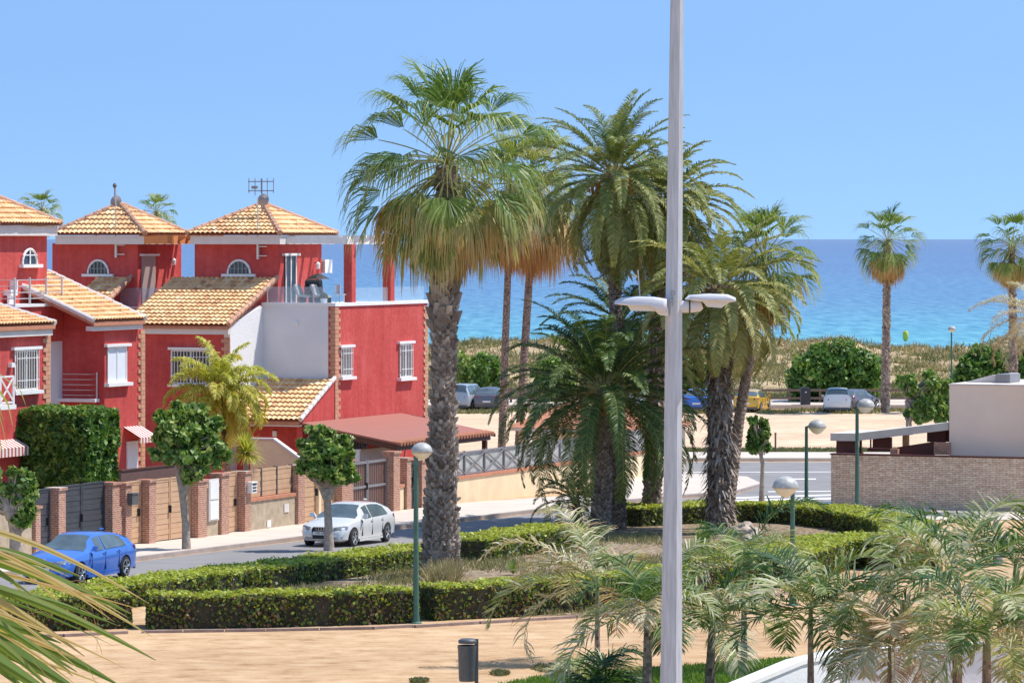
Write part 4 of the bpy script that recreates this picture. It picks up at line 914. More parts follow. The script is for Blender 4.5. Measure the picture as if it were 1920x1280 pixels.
    def strip(name_, i0, i1, k0, k1, mt, off=.006, mir=True, inset=.0, mb=None):
        mb_ = mb or MB()
        for s in ((1, -1) if mir else (1,)):
            g = [[Vector((rows[i][k][0]*s, rows[i][k][1], rows[i][k][2])) for k in range(k0, k1+1)] for i in range(i0, i1+1)]
            for i in range(i1-i0):
                for k in range(k1-k0):
                    q = [g[i][k], g[i+1][k], g[i+1][k+1], g[i][k+1]]; nn = (q[2]-q[0]).cross(q[3]-q[1])
                    if nn.length < 1e-9: continue
                    nn.normalize(); c = sum(q, Vector())/4
                    if nn.dot(c-Vector((0, c.y, .7))) < 0 and k1 < 9: nn = -nn
                    if k1 >= 9 and nn.z < 0: nn = -nn
                    mb_.poly([p+nn*off for p in q])
        return mb_.build(name_, mt, r, smooth=True, angle=40, fix=False) if mb is None else mb_
    g = 'carglass'
    strip('windscreen', ws[0]+1, ws[1], 8, 10, g); strip('rear_window', rw[0]+1, rw[1], 8 if kind == 'hatch' else 7, 10, g, off=.012)
    # side windows: one pane per door
    for s in (1, -1):
        for (i0, i1, lab) in ((sw[0], 8 if kind == 'hatch' else 7, 'side_window'), (8 if kind == 'hatch' else 7, sw[1]-1, 'side_window')):
            mb = MB()
            for i in range(i0, i1):
                p = [Vector(rows[i][6]), Vector(rows[i+1][6]), Vector(rows[i+1][7]), Vector(rows[i][7])]
                q = [Vector((v.x*s, v.y, v.z)) for v in p]; e = .05
                if i == i0: q[0].y += .05; q[3].y += .05
                if i == i1-1: q[1].y -= .04; q[2].y -= .04
                for a_ in (0, 1): q[a_].z += .02
                for a_ in (2, 3): q[a_].z -= .005
                mb.poly([v+Vector((s*.008, 0, .004)) for v in q])
            mb.build(lab, g, r, smooth=True, fix=False)
        sy = hl*.30; mx = MB(); mx.prism([(s*(hw*.95), sy, .93), (s*(hw+.02), sy+.03, .93), (s*(hw+.17), sy+.04, .95), (s*(hw+.18), sy+.03, 1.08), (s*(hw+.04), sy, 1.08)], (0, .09, 0)); mr = mx.build('mirror', paint, r, smooth=True, angle=60)
        for i, yy in enumerate((hl*-.02, hl*-.42)):
            MB().box(s*(hw-.01), s*(hw+.022), yy-.1, yy+.08, .80, .83).build('door_handle', paint, r)
        dl = MB()
        for yy in (hl*.33, hl*-.05, hl*-.44): dl.box(s*(hw*.9), s*(hw+.001), yy-.006, yy+.006, .34, .86)
        dl.build('door_gap', 'dark', r)
        MB().box(s*(hw*.9), s*(hw*.985+.01), ry+R+.1, fy-R-.1, .17, .25).build('sill', paint if kind == 'hatch' else 'bin', r)
    for y in (fy, ry):
        for s in (1, -1):
            t = MB(); xo = s*(hw-.012); xi = s*(hw-.20); t.tube([(xi, y, R), (s*(hw-.18), y, R), (s*(hw-.03), y, R), (xo, y, R)], [R-.03, R, R, R-.03], 28)
            w = MB().mesh([], []); w = t.build('wheel', 'tyre', r, smooth=True, angle=50)
            rm = MB(); rm.tube([(s*(hw-.02), y, R), (s*(hw-.006), y, R)], R*.70, 24); rm.build('rim_back', 'dark', w)
            sp = MB()
            for k in range(5 if details else 5):
                an = 2*math.pi*k/5+.3
                for d_ in (-.10, .10):
                    c0 = Vector((s*(hw+.004), y+math.cos(an+d_)*.05, R+math.sin(an+d_)*.05)); c1 = Vector((s*(hw-.001), y+math.cos(an+d_*1.3)*R*.66, R+math.sin(an+d_*1.3)*R*.66)); sp.tube([c0, c1], [.022, .018], 5)
            sp.tube([(s*(hw-.008), y, R), (s*(hw+.012), y, R)], .055, 10)
            nr = 20
            for k in range(nr):
                a1, a2 = 2*math.pi*k/nr, 2*math.pi*(k+1)/nr
                sp.tube([(s*(hw-.001), y+math.cos(a1)*R*.69, R+math.sin(a1)*R*.69), (s*(hw-.001), y+math.cos(a2)*R*.69, R+math.sin(a2)*R*.69)], .018, 4, cap=False)
            sp.build('rim', 'alloy', w)
    # nose
    ny = hl
    for s in (1, -1):
        hp = [(s*hw*.47, ny*.965, .60), (s*hw*.47, ny*.955, .70), (s*hw*.80, ny*.87, .735), (s*hw*.915, ny*.80, .735), (s*hw*.925, ny*.82, .65), (s*hw*.80, ny*.91, .60)]
        if kind != 'hatch': hp = [(x, y_, z+.12) for x, y_, z in hp]
        h_ = MB().prism(hp, (s*.02, .055, .0)).build('headlight', 'headlamp', r)
        MB().box(s*hw*.60, s*hw*.80, ny*.915, ny*.915+.075, .615, .655).build('daytime_lamp', 'white', h_)
        MB().prism([(s*hw*.55, ny*.985, .30), (s*hw*.80, ny*.94, .32), (s*hw*.82, ny*.93, .42), (s*hw*.60, ny*.975, .42)], (0, .035, 0)).build('lower_intake', 'dark', r)
        tp = [(s*hw*.60, -ny*.985, .80), (s*hw*.60, -ny*.975, .93), (s*hw*.90, -ny*.945, .95), (s*hw*.97, -ny*.86, .93), (s*hw*.96, -ny*.90, .80)]
        MB().prism(tp, (s*.015, -.04, 0)).build('tail_light', 'tail', r)
    if taxi == 'single':
        gp = [(-.30, ny*.975, .30), (-.36, ny*.955, .62), (-.30, ny*.945, .70), (.30, ny*.945, .70), (.36, ny*.955, .62), (.30, ny*.975, .30)]
        gr = MB().prism([(x, y_+.02, z) for x, y_, z in gp], (0, .055, 0)).build('grille', 'dark', r); fr = MB(); q = [(x, y_+.085, z) for x, y_, z in gp]; fr.tube(q+[q[0]], .014, 4); fr.build('grille_frame', 'alloy', gr)
        rg = MB()
        for i in range(4):
            cx = -.135+i*.09; cc = [(cx+.055*math.cos(t), ny*.955+.10, .645+.055*math.sin(t)) for t in np.linspace(0, 2*math.pi, 13)]; rg.tube(cc, .009, 4, cap=False)
        rg.build('emblem', 'alloy', gr)
    elif taxi == 'twin':
        for s in (1, -1):
            gp = [(s*.03, ny*.985, .50), (s*.03, ny*.955, .68), (s*.36, ny*.94, .69), (s*.40, ny*.95, .60), (s*.33, ny*.975, .50)]
            gr = MB().prism(gp, (0, .06, 0)).build('grille', 'dark', r); fr = MB(); q = [(x, y_+.065, z) for x, y_, z in gp]; fr.tube(q+[q[0]], .014, 4); fr.build('grille_frame', 'alloy', gr)
        MB().prism([(-.45, ny*.985, .28), (.45, ny*.985, .28), (.5, ny*.97, .40), (-.5, ny*.97, .40)], (0, .05, 0)).build('lower_grille', 'dark', r)
        em = MB().tube([(0, ny*.935, .742), (0, ny*.955, .748)], .045, 14).build('emblem', 'alloy', r)
    else:
        MB().prism([(-.5, ny*.975, .32), (.5, ny*.975, .32), (.5, ny*.955, .6), (-.5, ny*.955, .6)], (0, .05, 0)).build('grille', 'dark', r)
    fz = .44 if taxi == 'single' else .40
    pf = MB().box(-.26, .26, ny*.985+.052, ny*.985+.07, fz, fz+.115).build('number_plate', 'white', r)
    pr_ = MB().box(-.26, .26, -ny-.018, -ny+.01, .52, .635).build('number_plate', 'white', r)
    MB().box(-.62*hw*1.4, .62*hw*1.4, -ny*1.0-.01, -ny*.97, .22, .36).build('bumper_insert', 'bin', r)
    if plate:
        for (par, y_, rot) in ((pf, ny*.985+.0725, math.pi), ):
            cu = bpy.data.curves.new('plate', 'FONT'); cu.body = plate; cu.size = .105; cu.align_x = 'CENTER'; cu.align_y = 'CENTER'; cu.extrude = .001
            t = bpy.data.objects.new('plate', cu); COL.objects.link(t); bpy.context.view_layer.update(); dg = bpy.context.evaluated_depsgraph_get()
            me = bpy.data.meshes.new_from_object(t.evaluated_get(dg)); bpy.data.objects.remove(t); me.materials.clear(); me.materials.append(M['dark'])
            o = bpy.data.objects.new('plate_text', me); COL.objects.link(o); o.parent = par; o.location = (0, y_, fz+.057); o.rotation_euler = (math.radians(90), 0, math.pi)
    # roof fin, wiper
    MB().prism([(-.02, -ny*.62, H-.01), (.02, -ny*.62, H-.01), (.02, -ny*.70, H-.03), (-.02, -ny*.70, H-.03)], (0, -.05, .05)).build('roof_aerial', paint, r)
    MB().box(-hw*.35, hw*.35, -ny*.955-.02, -ny*.955+.01, .96, .975).build('wiper', 'dark', r); return r
def paintmat(name, col, rough=.25):
    m, t, b, o = nodes(name); b.inputs['Base Color'].default_value = (*col, 1); b.inputs['Roughness'].default_value = rough
    b.inputs['Coat Weight'].default_value = .8; b.inputs['Coat Roughness'].default_value = .05; b.inputs['Metallic'].default_value = .1
    n = noise(t, 2, 3); r = ramp(t, [(.3, tuple(c*.93 for c in col)), (.7, col)], n.outputs[0]); t.links.new(r.outputs[0], b.inputs['Base Color']); M[name] = m
paintmat('blue_paint', (.06, .19, .62)); paintmat('white_paint_car', (.78, .77, .74)); paintmat('yellow_paint', (.75, .44, .03)); paintmat('silver_paint', (.42, .46, .50)); paintmat('grey_paint', (.14, .13, .15))
M['carglass'] = mat('car_glass', (.10, .135, .15), .05, .3, 1.5, spec=.9)
M['tyre'] = mat('tyre_rubber', (.02, .02, .022), .85, .2, 6); M['alloy'] = mat('alloy_metal', (.55, .54, .53), .25, .1, 6, .8)
M['headlamp'] = mat('headlamp_glass', (.30, .31, .32), .1, .5, 14, spec=.8); M['tail'] = mat('tail_lamp', (.40, .03, .03), .2, .2, 6)
def onroad(px, py): return G(px, py)
FACE = math.pi+RZ
p = onroad(146, 1087); car('parked_car', 'blue hatchback with twin grille parked at the left behind the palm leaves', (p.x, p.y, p.z+.006), FACE-.01, 4.33, 1.77, 1.42, 'blue_paint', 'hatch', None, None, taxi='twin')
p = onroad(652, 1019); car('parked_car', 'white hatchback with single dark grille parked behind the ball tree', (p.x, p.y, p.z+.006), FACE, 4.31, 1.79, 1.43, 'white_paint_car', 'hatch', '1780 HRD', None, taxi='single')
sh = None
PK = [('yellow_paint', 1411, 773, 4.06, 1.74, 1.45, -.28, 'hatch', 'yellow hatchback parked in the sandy lot, seen from behind'), ('white_paint_car', 1571, 774, 4.0, 1.80, 1.60, -.10, 'mpv', 'white compact van parked right of the dark bin'),
      ('silver_paint', 877, 769, 4.4, 1.82, 1.72, -.35, 'mpv', 'pale silver off-roader parked beside the large palm trunk'), ('grey_paint', 922, 769, 4.4, 1.8, 1.5, -.15, 'hatch', 'dark grey car with red tail light left of the date palms'),
      ('blue_paint', 1309, 773, 4.1, 1.75, 1.5, -.1, 'hatch', 'dark blue car half hidden beside the tall lamp pole'), ('white_paint_car', 1190, 770, 4.1, 1.75, 1.5, -.1, 'hatch', 'pale car glimpsed between the date palm trunks'),
      ('grey_paint', 1606, 771, 3.8, 1.7, 1.42, -.6, 'hatch', 'dark car partly behind the white compact van')]
for pm, px, py, L, W_, H_, rr, kd, lab in PK:
    Y = gY(py)+1.6; car('parked_car', lab, ((px-CX)/FPX*Y, Y, gz(Y)+.006), rr, L, W_, H_, pm, kd, None, 'cars parked along the beach promenade', details=False)
# ------------------------------------------------------------------ street furniture
def tall_lamp():
    Y = 38.5; b = P(1261, 600, Y); r = thing('street_light', 'tall tapering grey octagonal lamp pole with two LED heads', 'street light', (b.x, b.y, 0), 0)
    def at(px, py): q = P(px, py, Y); return (q.x-b.x, 0, q.z)
    pts = [(at(1256, 1500)[0], 0, 0), at(1258.5, 1280), at(1261.5, 900), at(1264, 500), at(1269.5, 0), (at(1270.5, 0)[0], 0, at(0, 0)[2]+.9)]
    rad = [.135, .110, .092, .0815, .067, .064]
    m = MB().tube(pts, rad, 8); m.build('pole', 'steel', r)
    MB().lathe([(.30, 0), (.30, .03), (.16, .04), (.15, .12)], (pts[0][0], 0), 12).build('base_plate', 'steel', r)
    s = Y/FPX  # metres per photo pixel here
    x0, _, z0 = at(1263, 573)
    for sg, label in ((-1, 'left'), (1, 'right')):
        hd = bpy.data.objects.new('lamp_head', None); 
        if sg < 0: prof_t = [(1250, 560), (1225, 556), (1195, 555), (1165, 558), (1153, 564), (1152, 570)]; prof_b = [(1180, 573), (1222, 574), (1232, 584), (1250, 586)]
        else: prof_t = [(1284, 561), (1292, 553), (1330, 550.5), (1365, 552), (1379, 558), (1380, 565)]; prof_b = [(1366, 567), (1340, 562), (1320, 566), (1300, 564)]
        pts_ = [Vector(at(*q)) for q in prof_t+prof_b]
        c = sum(pts_, Vector())/len(pts_); V = []; F = []; n = len(pts_)
        yoff = -.05 if sg < 0 else .02
        for k, (wd, sc) in enumerate(((-.16, .80), (-.13, .96), (-.05, 1.0), (.05, 1.0), (.13, .96), (.16, .80))):
            for p_ in pts_:
                q = c+(p_-c)*sc; q.z = c.z+(p_.z-c.z)*(sc if k in (1, 2, 3, 4) else .7); V.append((q.x, wd+yoff, q.z))
        for k in range(5):
            for i in range(n): F.append((k*n+i, k*n+(i+1) % n, (k+1)*n+(i+1) % n, (k+1)*n+i))
        F.append(tuple(range(n))); F.append(tuple(range(6*n-1, 5*n-1, -1)))
        o = MB().mesh(V, F).build('lamp_head', 'lum', r, smooth=True, angle=75)
        if sg < 0: gp = [(1176, 571), (1182, 582), (1228, 583), (1236, 590), (1252, 592), (1252, 578), (1222, 573)]
        else: gp = [(1316, 563), (1326, 575), (1352, 577), (1366, 566), (1340, 561)]
        MB().prism([(at(*q)[0], -.10+yoff, at(*q)[2]) for q in gp], (0, .2, 0)).build('lens', 'lumglass', o)
        if sg < 0: j = [at(1272, 574), at(1256, 576), at(1249, 578)]; rr = [.045, .048, .055]
        else: j = [at(1266, 575), at(1292, 575), at(1310, 573), at(1316, 571)]; rr = [.055, .058, .058, .04]
        MB().tube(j, rr, 14).build('bracket_arm', 'lum', r, smooth=True)
        if sg > 0: MB().tube([at(1291.5, 575), at(1294, 575)], .062, 16).build('seal_ring', 'dark', r)
    # number sticker strip above and below the heads
    st = MB(); st.box(x0-.085+.02, x0-.0, -.089, -.085, at(0, 560)[2], at(0, 540)[2]); 
    cu = bpy.data.curves.new('n', 'FONT'); cu.body = 'D\n4\nT'; cu.size = .062; cu.space_line = .85; cu.extrude = .001; t = bpy.data.objects.new('n', cu); COL.objects.link(t)
    bpy.context.view_layer.update(); me = bpy.data.meshes.new_from_object(t.evaluated_get(bpy.context.evaluated_depsgraph_get())); bpy.data.objects.remove(t); me.materials.clear(); me.materials.append(M['greymetal'])
    o = bpy.data.objects.new('stencil_marks', me); COL.objects.link(o); o.parent = r; o.rotation_euler = (math.radians(90), 0, 0); o.location = (at(1256, 0)[0], -.0875, at(0, 553)[2])
    MB().tube([(at(1200, 0)[0], 0, at(0, 557)[2]), (at(1196, 0)[0], 0, at(0, 506)[2])], .006, 5).build('bird_spike', 'steel', r)
tall_lamp()
def globe_lamp(px, pyb, pyt, dr, label, dx=1, arm='none', k=1.0, Y=None, short=False):
    Y = Y or gY(pyb); b = P(px, pyb, Y); b.z = gz(Y); m_ = Y/FPX; top = CH-(pyt-HY)*m_-b.z; gr = dr*m_
    r = thing('lamp_post', label, 'street lamp', b, 0, 'green park lamps with egg-shaped heads')
    gx = dx*m_; zc = top-gr*.84; ph = zc-.05 if arm == 'none' else zc+.02
    MB().tube([(0, 0, 0), (0, 0, .9), (0, 0, ph)], [.09*k, .075*k, .058*k], 12).build('post', 'greenpost', r, smooth=True)
    MB().lathe([(.16, 0), (.16, .02), (.10, .05), (.09, .2)], n=12).build('base', 'greenpost', r)
    if arm != 'none': MB().tube([(0, 0, ph-.01), (gx*.45, 0, zc+.04), (gx*.8, 0, zc+.02)], .035, 8).build('arm', 'greenpost', r)
    prof = [(gr*math.cos(t)*1.0, zc+gr*.84*math.sin(t)) for t in np.linspace(0, math.pi/2*.98, 9)]
    h = MB().lathe([(gr*.96, zc-.03), (gr*1.03, zc-.01), (gr*1.03, zc+.02)]+prof[0:], (gx, 0), 24).build('lamp_shade', 'globe', r, smooth=True, angle=50)
    MB().lathe([(gr*.10, zc-gr*.80), (gr*.42, zc-gr*.68), (gr*.78, zc-gr*.34), (gr*.95, zc-.035)], (gx, 0), 24).build('diffuser', 'globeglass', h, smooth=True, angle=60); return r
globe_lamp(780, 1168, 829, 20, 'green lamp post with pale globe standing between the front hedges', dx=11, arm='a')
globe_lamp(1486, 985, 892, 24.5, 'short-looking green lamp with the largest grey head, behind the arching fronds', dx=-13, arm='a', Y=112)
globe_lamp(1512, 972, 786, 17, 'green lamp post with its head to the right, in front of the cross street', dx=20, arm='a')
globe_lamp(1607, 958, 747, 17, 'dark green lamp post in front of the stone wall', dx=16, arm='a', k=1.1)
globe_lamp(1784, 752, 611, 7.5, 'distant pale lamp on a thin post in front of the dunes', dx=1, k=.8, Y=272)
def waste_bin():
    Y = gY(1300); b = G(878, 1300); m_ = Y/FPX; r = thing('waste_bin', 'dark grey park waste bin with domed hood on the sandy path', 'waste bin', b, 0)
    z = lambda py: CH-(py-HY)*m_-b.z
    x = lambda px: (px-878)*m_
    MB().lathe([(.175, z(1276)), (.185, z(1270)), (.205, z(1218)), (.215, z(1213)), (.215, z(1209)), (.19, z(1209)), (.18, z(1218))], (x(876), 0), 20).build('bucket', 'bin', r, smooth=True, angle=35)
    MB().lathe([(.205, z(1205)), (.21, z(1203)), (.205, z(1199)), (.14, z(1196.5)), (.02, z(1195.5))], (x(877), 0), 20).build('hood', 'bin', r, smooth=True, angle=60)
    MB().box(x(890), x(897), -.05, .05, 0, z(1197)).build('post', 'bin', r); MB().box(x(887), x(892), -.04, .04, z(1240), z(1230)).build('bracket', 'bin', r)
    Y = gY(766)+.5; b = P(1510, 766, Y); b.z = gz(Y)+.1; s = Y/FPX; r = thing('litter_bin', 'dark square bin standing on the promenade between the parked cars', 'waste bin', b, 0)
    MB().box(-9*s, 9*s, -.3, .3, .05, 31*s).build('bucket', 'slate', r); MB().prism([(-9.4*s, -.32, 31*s+.002), (9.4*s, -.32, 31*s+.002), (8*s, -.32, 36*s), (-6*s, -.32, 37*s), (-9*s, -.32, 34*s)], (0, .64, 0)).build('hood', 'slate', r)
    MB().box(-.05, .08, -.325, -.302, 27*s, 29*s).build('sticker', 'white', r)
waste_bin()
def rail_fence():
    Y = gY(768)+5.5; s = Y/FPX
    r = thing('rail_fence', 'dark two-rail timber fence running behind the parked cars', 'fence', ((1280-CX)*s, Y, gz(Y)+.1), 0); x = lambda px: (px-1280)*s
    z = lambda py: CH-(py-HY)*s-(gz(Y)+.1)
    ra = MB(); ra.box(x(600), x(1780), -.05, .05, z(733.5), z(729)); ra.build('rail', 'wood', r); ra = MB(); ra.box(x(600), x(1700), -.051, .049, z(748.5), z(744)); ra.build('rail', 'wood', r)
    for px in np.arange(610, 1790, 58.0): MB().box(x(px)-.08, x(px)+.08, .055, .2, -.2, z(727)).build('post', 'wood', r)
    for i, (px, py0, py1) in enumerate([(1282, 852, 812), (1454, 851, 813), (1614, 851, 822)]):
        b = G(px, py0); h = (py0-py1)*b.y/FPX; r = thing('bollard', ['thin dark post left, close to the tall lamp pole', 'thin dark post in the sandy verge right of the young tree', 'thin dark post just behind the canopy'][i], 'bollard', b, 0, 'thin posts along the sandy lot')
        MB().tube([(0, 0, 0), (0, 0, h)], .05, 8).build('post', 'wood', r); MB().lathe([(.065, h), (.06, h+.05), (.01, h+.07)], n=8).build('cap', 'wood', r)
rail_fence()
# ------------------------------------------------------------------ right-hand stone building
def right_building():
    Y0 = 161.5; F = Fr(1558, Y0); r = thing('stone_wall', 'long pale split-stone boundary wall facing the garden', 'wall', (F.X, F.Y, F.z0), RZ)
    zt = F.z(852); L = F.a(2010); MB().box(0, L, 0, .4, -.5, zt).build('wall_body', 'stone', r); MB().box(-.04, L, -.03, .44, zt+.003, zt+.05).build('coping', 'maroon', r)
    MB().box(.0, .4, .4, 3, -.5, zt-.002).build('return_wall', 'stone', r)
    r = thing('beige_building', 'plain beige rendered block behind the stone wall', 'building', (F.X, F.Y, F.z0), RZ); b = 1.2; a0 = F.a(1780, b); z0, z1 = zt-1, F.z(722, a0, b)
    MB().box(a0, L, b, b+6, z0, z1).build('wall', 'beige', r); MB().box(a0-.03, L, b-.03, b+6.03, z1+.002, z1+.06).build('roof_edge', 'trim', r)
    a1 = F.a(1898, b+4); MB().prism([(a0+.1, b+2, z1+.07), (a1, b+2, z1+.07), (a1, b+2, z1+.35), (a1-.3, b+2, z1+.35)], (0, 3, 0)).build('parapet', 'trim', r)
    MB().box(a1, a1+.6, b+1.5, b+3, z1+.07, z1+.4).build('vent_box', 'greymetal', r)
    r = thing('canopy', 'thin pale concrete canopy slab over dark maroon panels behind the stone wall', 'canopy', (F.X, F.Y, F.z0), RZ); b = 1.4
    a0, a1 = F.a(1557, b), F.a(1779, b); zA0, zA1, zB0, zB1 = F.z(826, a0, b), F.z(812, a0, b), F.z(806, a1, b), F.z(792, a1, b); am = F.a(1606, b)
    V = [(a0, b, zA0), (am, b, zA0+.01), (a1-.02, b, zB0), (a1-.02, b, zB1), (am, b, zA1+.02), (a0, b, zA1)]
    MB().prism(V, (0, 3.2, 0)).build('roof_slab', 'slab', r)
    def pan(p0, p1, y0, y1, bb, m='maroon', name='panel', dep=.15):
        x0, x1 = F.a(p0, bb), F.a(p1, bb); MB().box(x0, x1, bb, bb+dep, F.z(y1, x0, bb), F.z(y0, x0, bb)).build(name, m, r)
    pan(1568, 1606, 825, 852, 1.7); pan(1636, 1671, 819, 845, 2.0); pan(1738, 1772, 806, 828, 2.0); pan(1773, 1779, 806, 828, 2.2)
    x0, x1 = F.a(1682, 1.0), F.a(1751, 1.0); MB().prism([(x0, 1.0, F.z(852, x0, 1)), (x1, 1.0, F.z(852, x0, 1)), (x1, 1.0, F.z(826, x0, 1)), (x0, 1.0, F.z(838, x0, 1))], (0, .15, 0)).build('ramp_panel', 'maroon', r)
    MB().prism([(F.a(1626, .8), .8, F.z(846, x0, 1)), (F.a(1684, .8), .8, F.z(846, x0, 1)), (F.a(1684, .8), .8, F.z(841, x0, 1)), (F.a(1626, .8), .8, F.z(840, x0, 1))], (0, .2, 0)).build('handrail', 'maroon', r)
    pan(1751, 1779, 829, 852, .8, 'brick', 'brick_pier', .3); pan(1669, 1683, 841, 852, .7, 'brick', 'brick_pier', .25); pan(1692, 1701, 813, 838, 3.5, 'concrete', 'column', .3)
    pan(1611, 1615, 822, 852, 2.2, 'darkwood', 'column', .1); pan(1631, 1633, 823, 840, 2.2, 'darkwood', 'column', .08)
right_building()
def low_white_wall():
    pts = [P(1378, 1282, 84.5), P(1490, 1236, 88.0), P(1570, 1217, 90.5), P(1990, 1196, 92.5)]; r = thing('parapet_wall', 'low white parapet wall curving across the bottom right corner', 'wall', (pts[1].x, pts[1].y, 0), 0)
    W = MB(); C = MB(); o = pts[1]
    for i in range(3):
        p, q = pts[i], pts[i+1]; d = (q-p).normalized(); n = Vector((-d.y, d.x, 0))*.16; zt = (p.z+q.z)/2
        f = lambda v, s, z: (v.x+n.x*s-o.x, v.y+n.y*s-o.y, z)
        for mb, s, z0, z1a, z1b in ((W, 1, -.3, p.z-.1, q.z-.1), (C, 1.25, None, p.z, q.z)):
            a0 = z0 if z0 is not None else p.z-.097; b0 = z0 if z0 is not None else q.z-.097
            mb.mesh([f(p, -s, a0), f(p, s, a0), f(q, s, b0), f(q, -s, b0), f(p, -s, z1a), f(p, s, z1a), f(q, s, z1b), f(q, -s, z1b)], [(3, 2, 1, 0), (4, 5, 6, 7), (0, 1, 5, 4), (1, 2, 6, 5), (2, 3, 7, 6), (3, 0, 4, 7)])
    W.build('wall_body', 'white_wall', r); C.build('coping', 'white', r)
low_white_wall()
def bench():
    b = G(1832, 1056); r = thing('park_bench', 'slatted pale bench half hidden by the palm fronds at right', 'bench', b, math.radians(-35))
    m = MB(); [m.box(-.9, .9, y, y+.09, .42, .46) for y in (-.25, -.13, -.01, .11)]; m.build('seat', 'slab', r)
    m = MB(); [m.prism([(-.9, .25+.03*i, .52+i*.13), (.9, .25+.03*i, .52+i*.13), (.9, .25+.03*i, .62+i*.13), (-.9, .25+.03*i, .62+i*.13)], (0, .04, 0)) for i in range(3)]; m.build('backrest', 'slab', r)
    for x in (-.75, .7): MB().box(x, x+.06, -.25, .28, 0, .42).build('leg', 'greymetal', r)
    b = G(1600, 1064); r = thing('park_bench', 'dark low bench in the shade beside the right-hand hedge', 'bench', b, math.radians(20))
    MB().box(-.8, .8, -.2, .2, .40, .47).build('seat', 'greymetal', r); MB().box(-.8, .8, .2, .25, .5, .85).build('backrest', 'greymetal', r)
    for x in (-.7, .64): MB().box(x, x+.06, -.18, .25, 0, .4).build('leg', 'greymetal', r)
bench()
def edging():
    def line(L, label, h=.07, w=.14):
        pts = [G(*q) for q in L]; mb = MB(); o = pts[0]
        for p, q in zip(pts, pts[1:]):
            n = max(1, int((q-p).length/1.0)); 
            for i in range(n):
                a = p+(q-p)*(i/n); b = p+(q-p)*((i+.97)/n); d = (b-a).normalized(); nn = Vector((-d.y, d.x, 0))*w/2
                V = [a-nn, b-nn, b+nn, a+nn]; mb.prism([v-o+Vector((0, 0, -.05)) for v in V], (0, 0, h+.05))
        ob = mb.build('kerb_edging', 'brickkerb'); ob.location = o; tag(ob, label, 'kerb'); return ob
    line([(-40, 1196), (120, 1193), (242, 1187)], 'brick edging at the foot of the left hedge stub')
    line([(266, 1186), (500, 1183), (700, 1179), (775, 1175)], 'brick edging at the foot of the middle front hedge')
    line([(778, 1176), (900, 1169), (1080, 1158), (1300, 1142), (1500, 1110)], 'brick edging at the foot of the right front hedge')
edging()
def buoy():
    Y = 560; b = P(1698, 625, Y); r = thing('buoy', 'small yellow buoy floating in the turquoise water', 'buoy', (b.x, b.y, -4), 0); z = b.z+4; s = Y/FPX
    MB().lathe([(2*s, 0), (5*s, .3), (5.6*s, z), (4*s, z+4*s), (1*s, z+5*s)], n=14).build('float', 'buoyyellow', r, smooth=True); MB().tube([(0, 0, z+5*s), (0, 0, z+7*s)], .06, 6).build('top_mark', 'greymetal', r)
    b = G(1395, 1006); 
    for i, (px, py, s) in enumerate([(1392, 1002, .42), (1412, 1010, .34), (1404, 1018, .25)]):
        b = G(px, py); rr = random.Random(i); bm = bmesh.new(); bmesh.ops.create_icosphere(bm, subdivisions=3, radius=s)
        for v in bm.verts:
            d = 1+.25*math.sin(v.co.x*9+i)+.15*math.sin(v.co.y*13+v.co.z*7); v.co *= d; v.co.z *= .7
        me = bpy.data.meshes.new('rock'); bm.to_mesh(me); bm.free(); me.materials.append(M['rock']); o = bpy.data.objects.new('rock', me); COL.objects.link(o); o.location = b+Vector((0, 0, s*.3))
        tag(o, ['largest sandy rock beside the shaggy palm base', 'middle-sized rock right of the shaggy palm base', 'smallest rock nearest the viewer by the shaggy palm'][i], 'rock', 'rocks in the garden bed')
M['buoyyellow'] = mat('buoy_yellow', (.62, .58, .06), .5, .1, 3)
buoy()
# ------------------------------------------------------------------ vegetation
def nrmz(v): return v/np.maximum(np.linalg.norm(v, axis=-1, keepdims=True), 1e-9)
UP = np.array([0, 0, 1.0])
def leaves(pos, nrm_, size, rng, spread=.9, asp=1.6):
    n = len(pos); d = nrmz(nrm_*(1-spread*.5)+rng.normal(0, spread*.6, (n, 3)))
    t = nrmz(np.cross(d, rng.normal(0, 1, (n, 3)))); b = np.cross(d, t); s = size*rng.uniform(.6, 1.3, (n, 1))
    l = t*s*asp/2; w_ = b*s/2
    return np.stack([pos-l, pos+w_-l*.05, pos+l, pos-w_-l*.05], 1)
def blob_leaves(rng, blobs, dens, size, hue=(.5, .25), inner=.45, rough=.22):
    Q, H = [], []
    for (c, r) in blobs:
        r = np.array(r if hasattr(r, '__len__') else (r, r, r), float); area = 4*math.pi*(np.mean(r)**2); n = int(area*dens)
        d = nrmz(rng.normal(0, 1, (n, 3))); ph = rng.uniform(0, 6, 6)
        bm = 1+rough*(np.sin(d[:, 0]*4.1+ph[0])*np.sin(d[:, 1]*4.7+ph[1])+.6*np.sin(d[:, 2]*7+ph[2])*np.sin(d[:, 0]*8+ph[3])+.4*np.sin(d[:, 1]*13+ph[4])*np.sin(d[:, 2]*11+ph[5]))
        rad = bm*(1-inner*rng.uniform(0, 1, n)**2.2); p = np.array(c)+d*r*rad[:, None]
        Q.append(leaves(p, d, size, rng)); H.append(np.clip(rng.normal(hue[0], hue[1], n)+(bm-1)*.5, 0, 1))
    return np.concatenate(Q), np.concatenate(H)
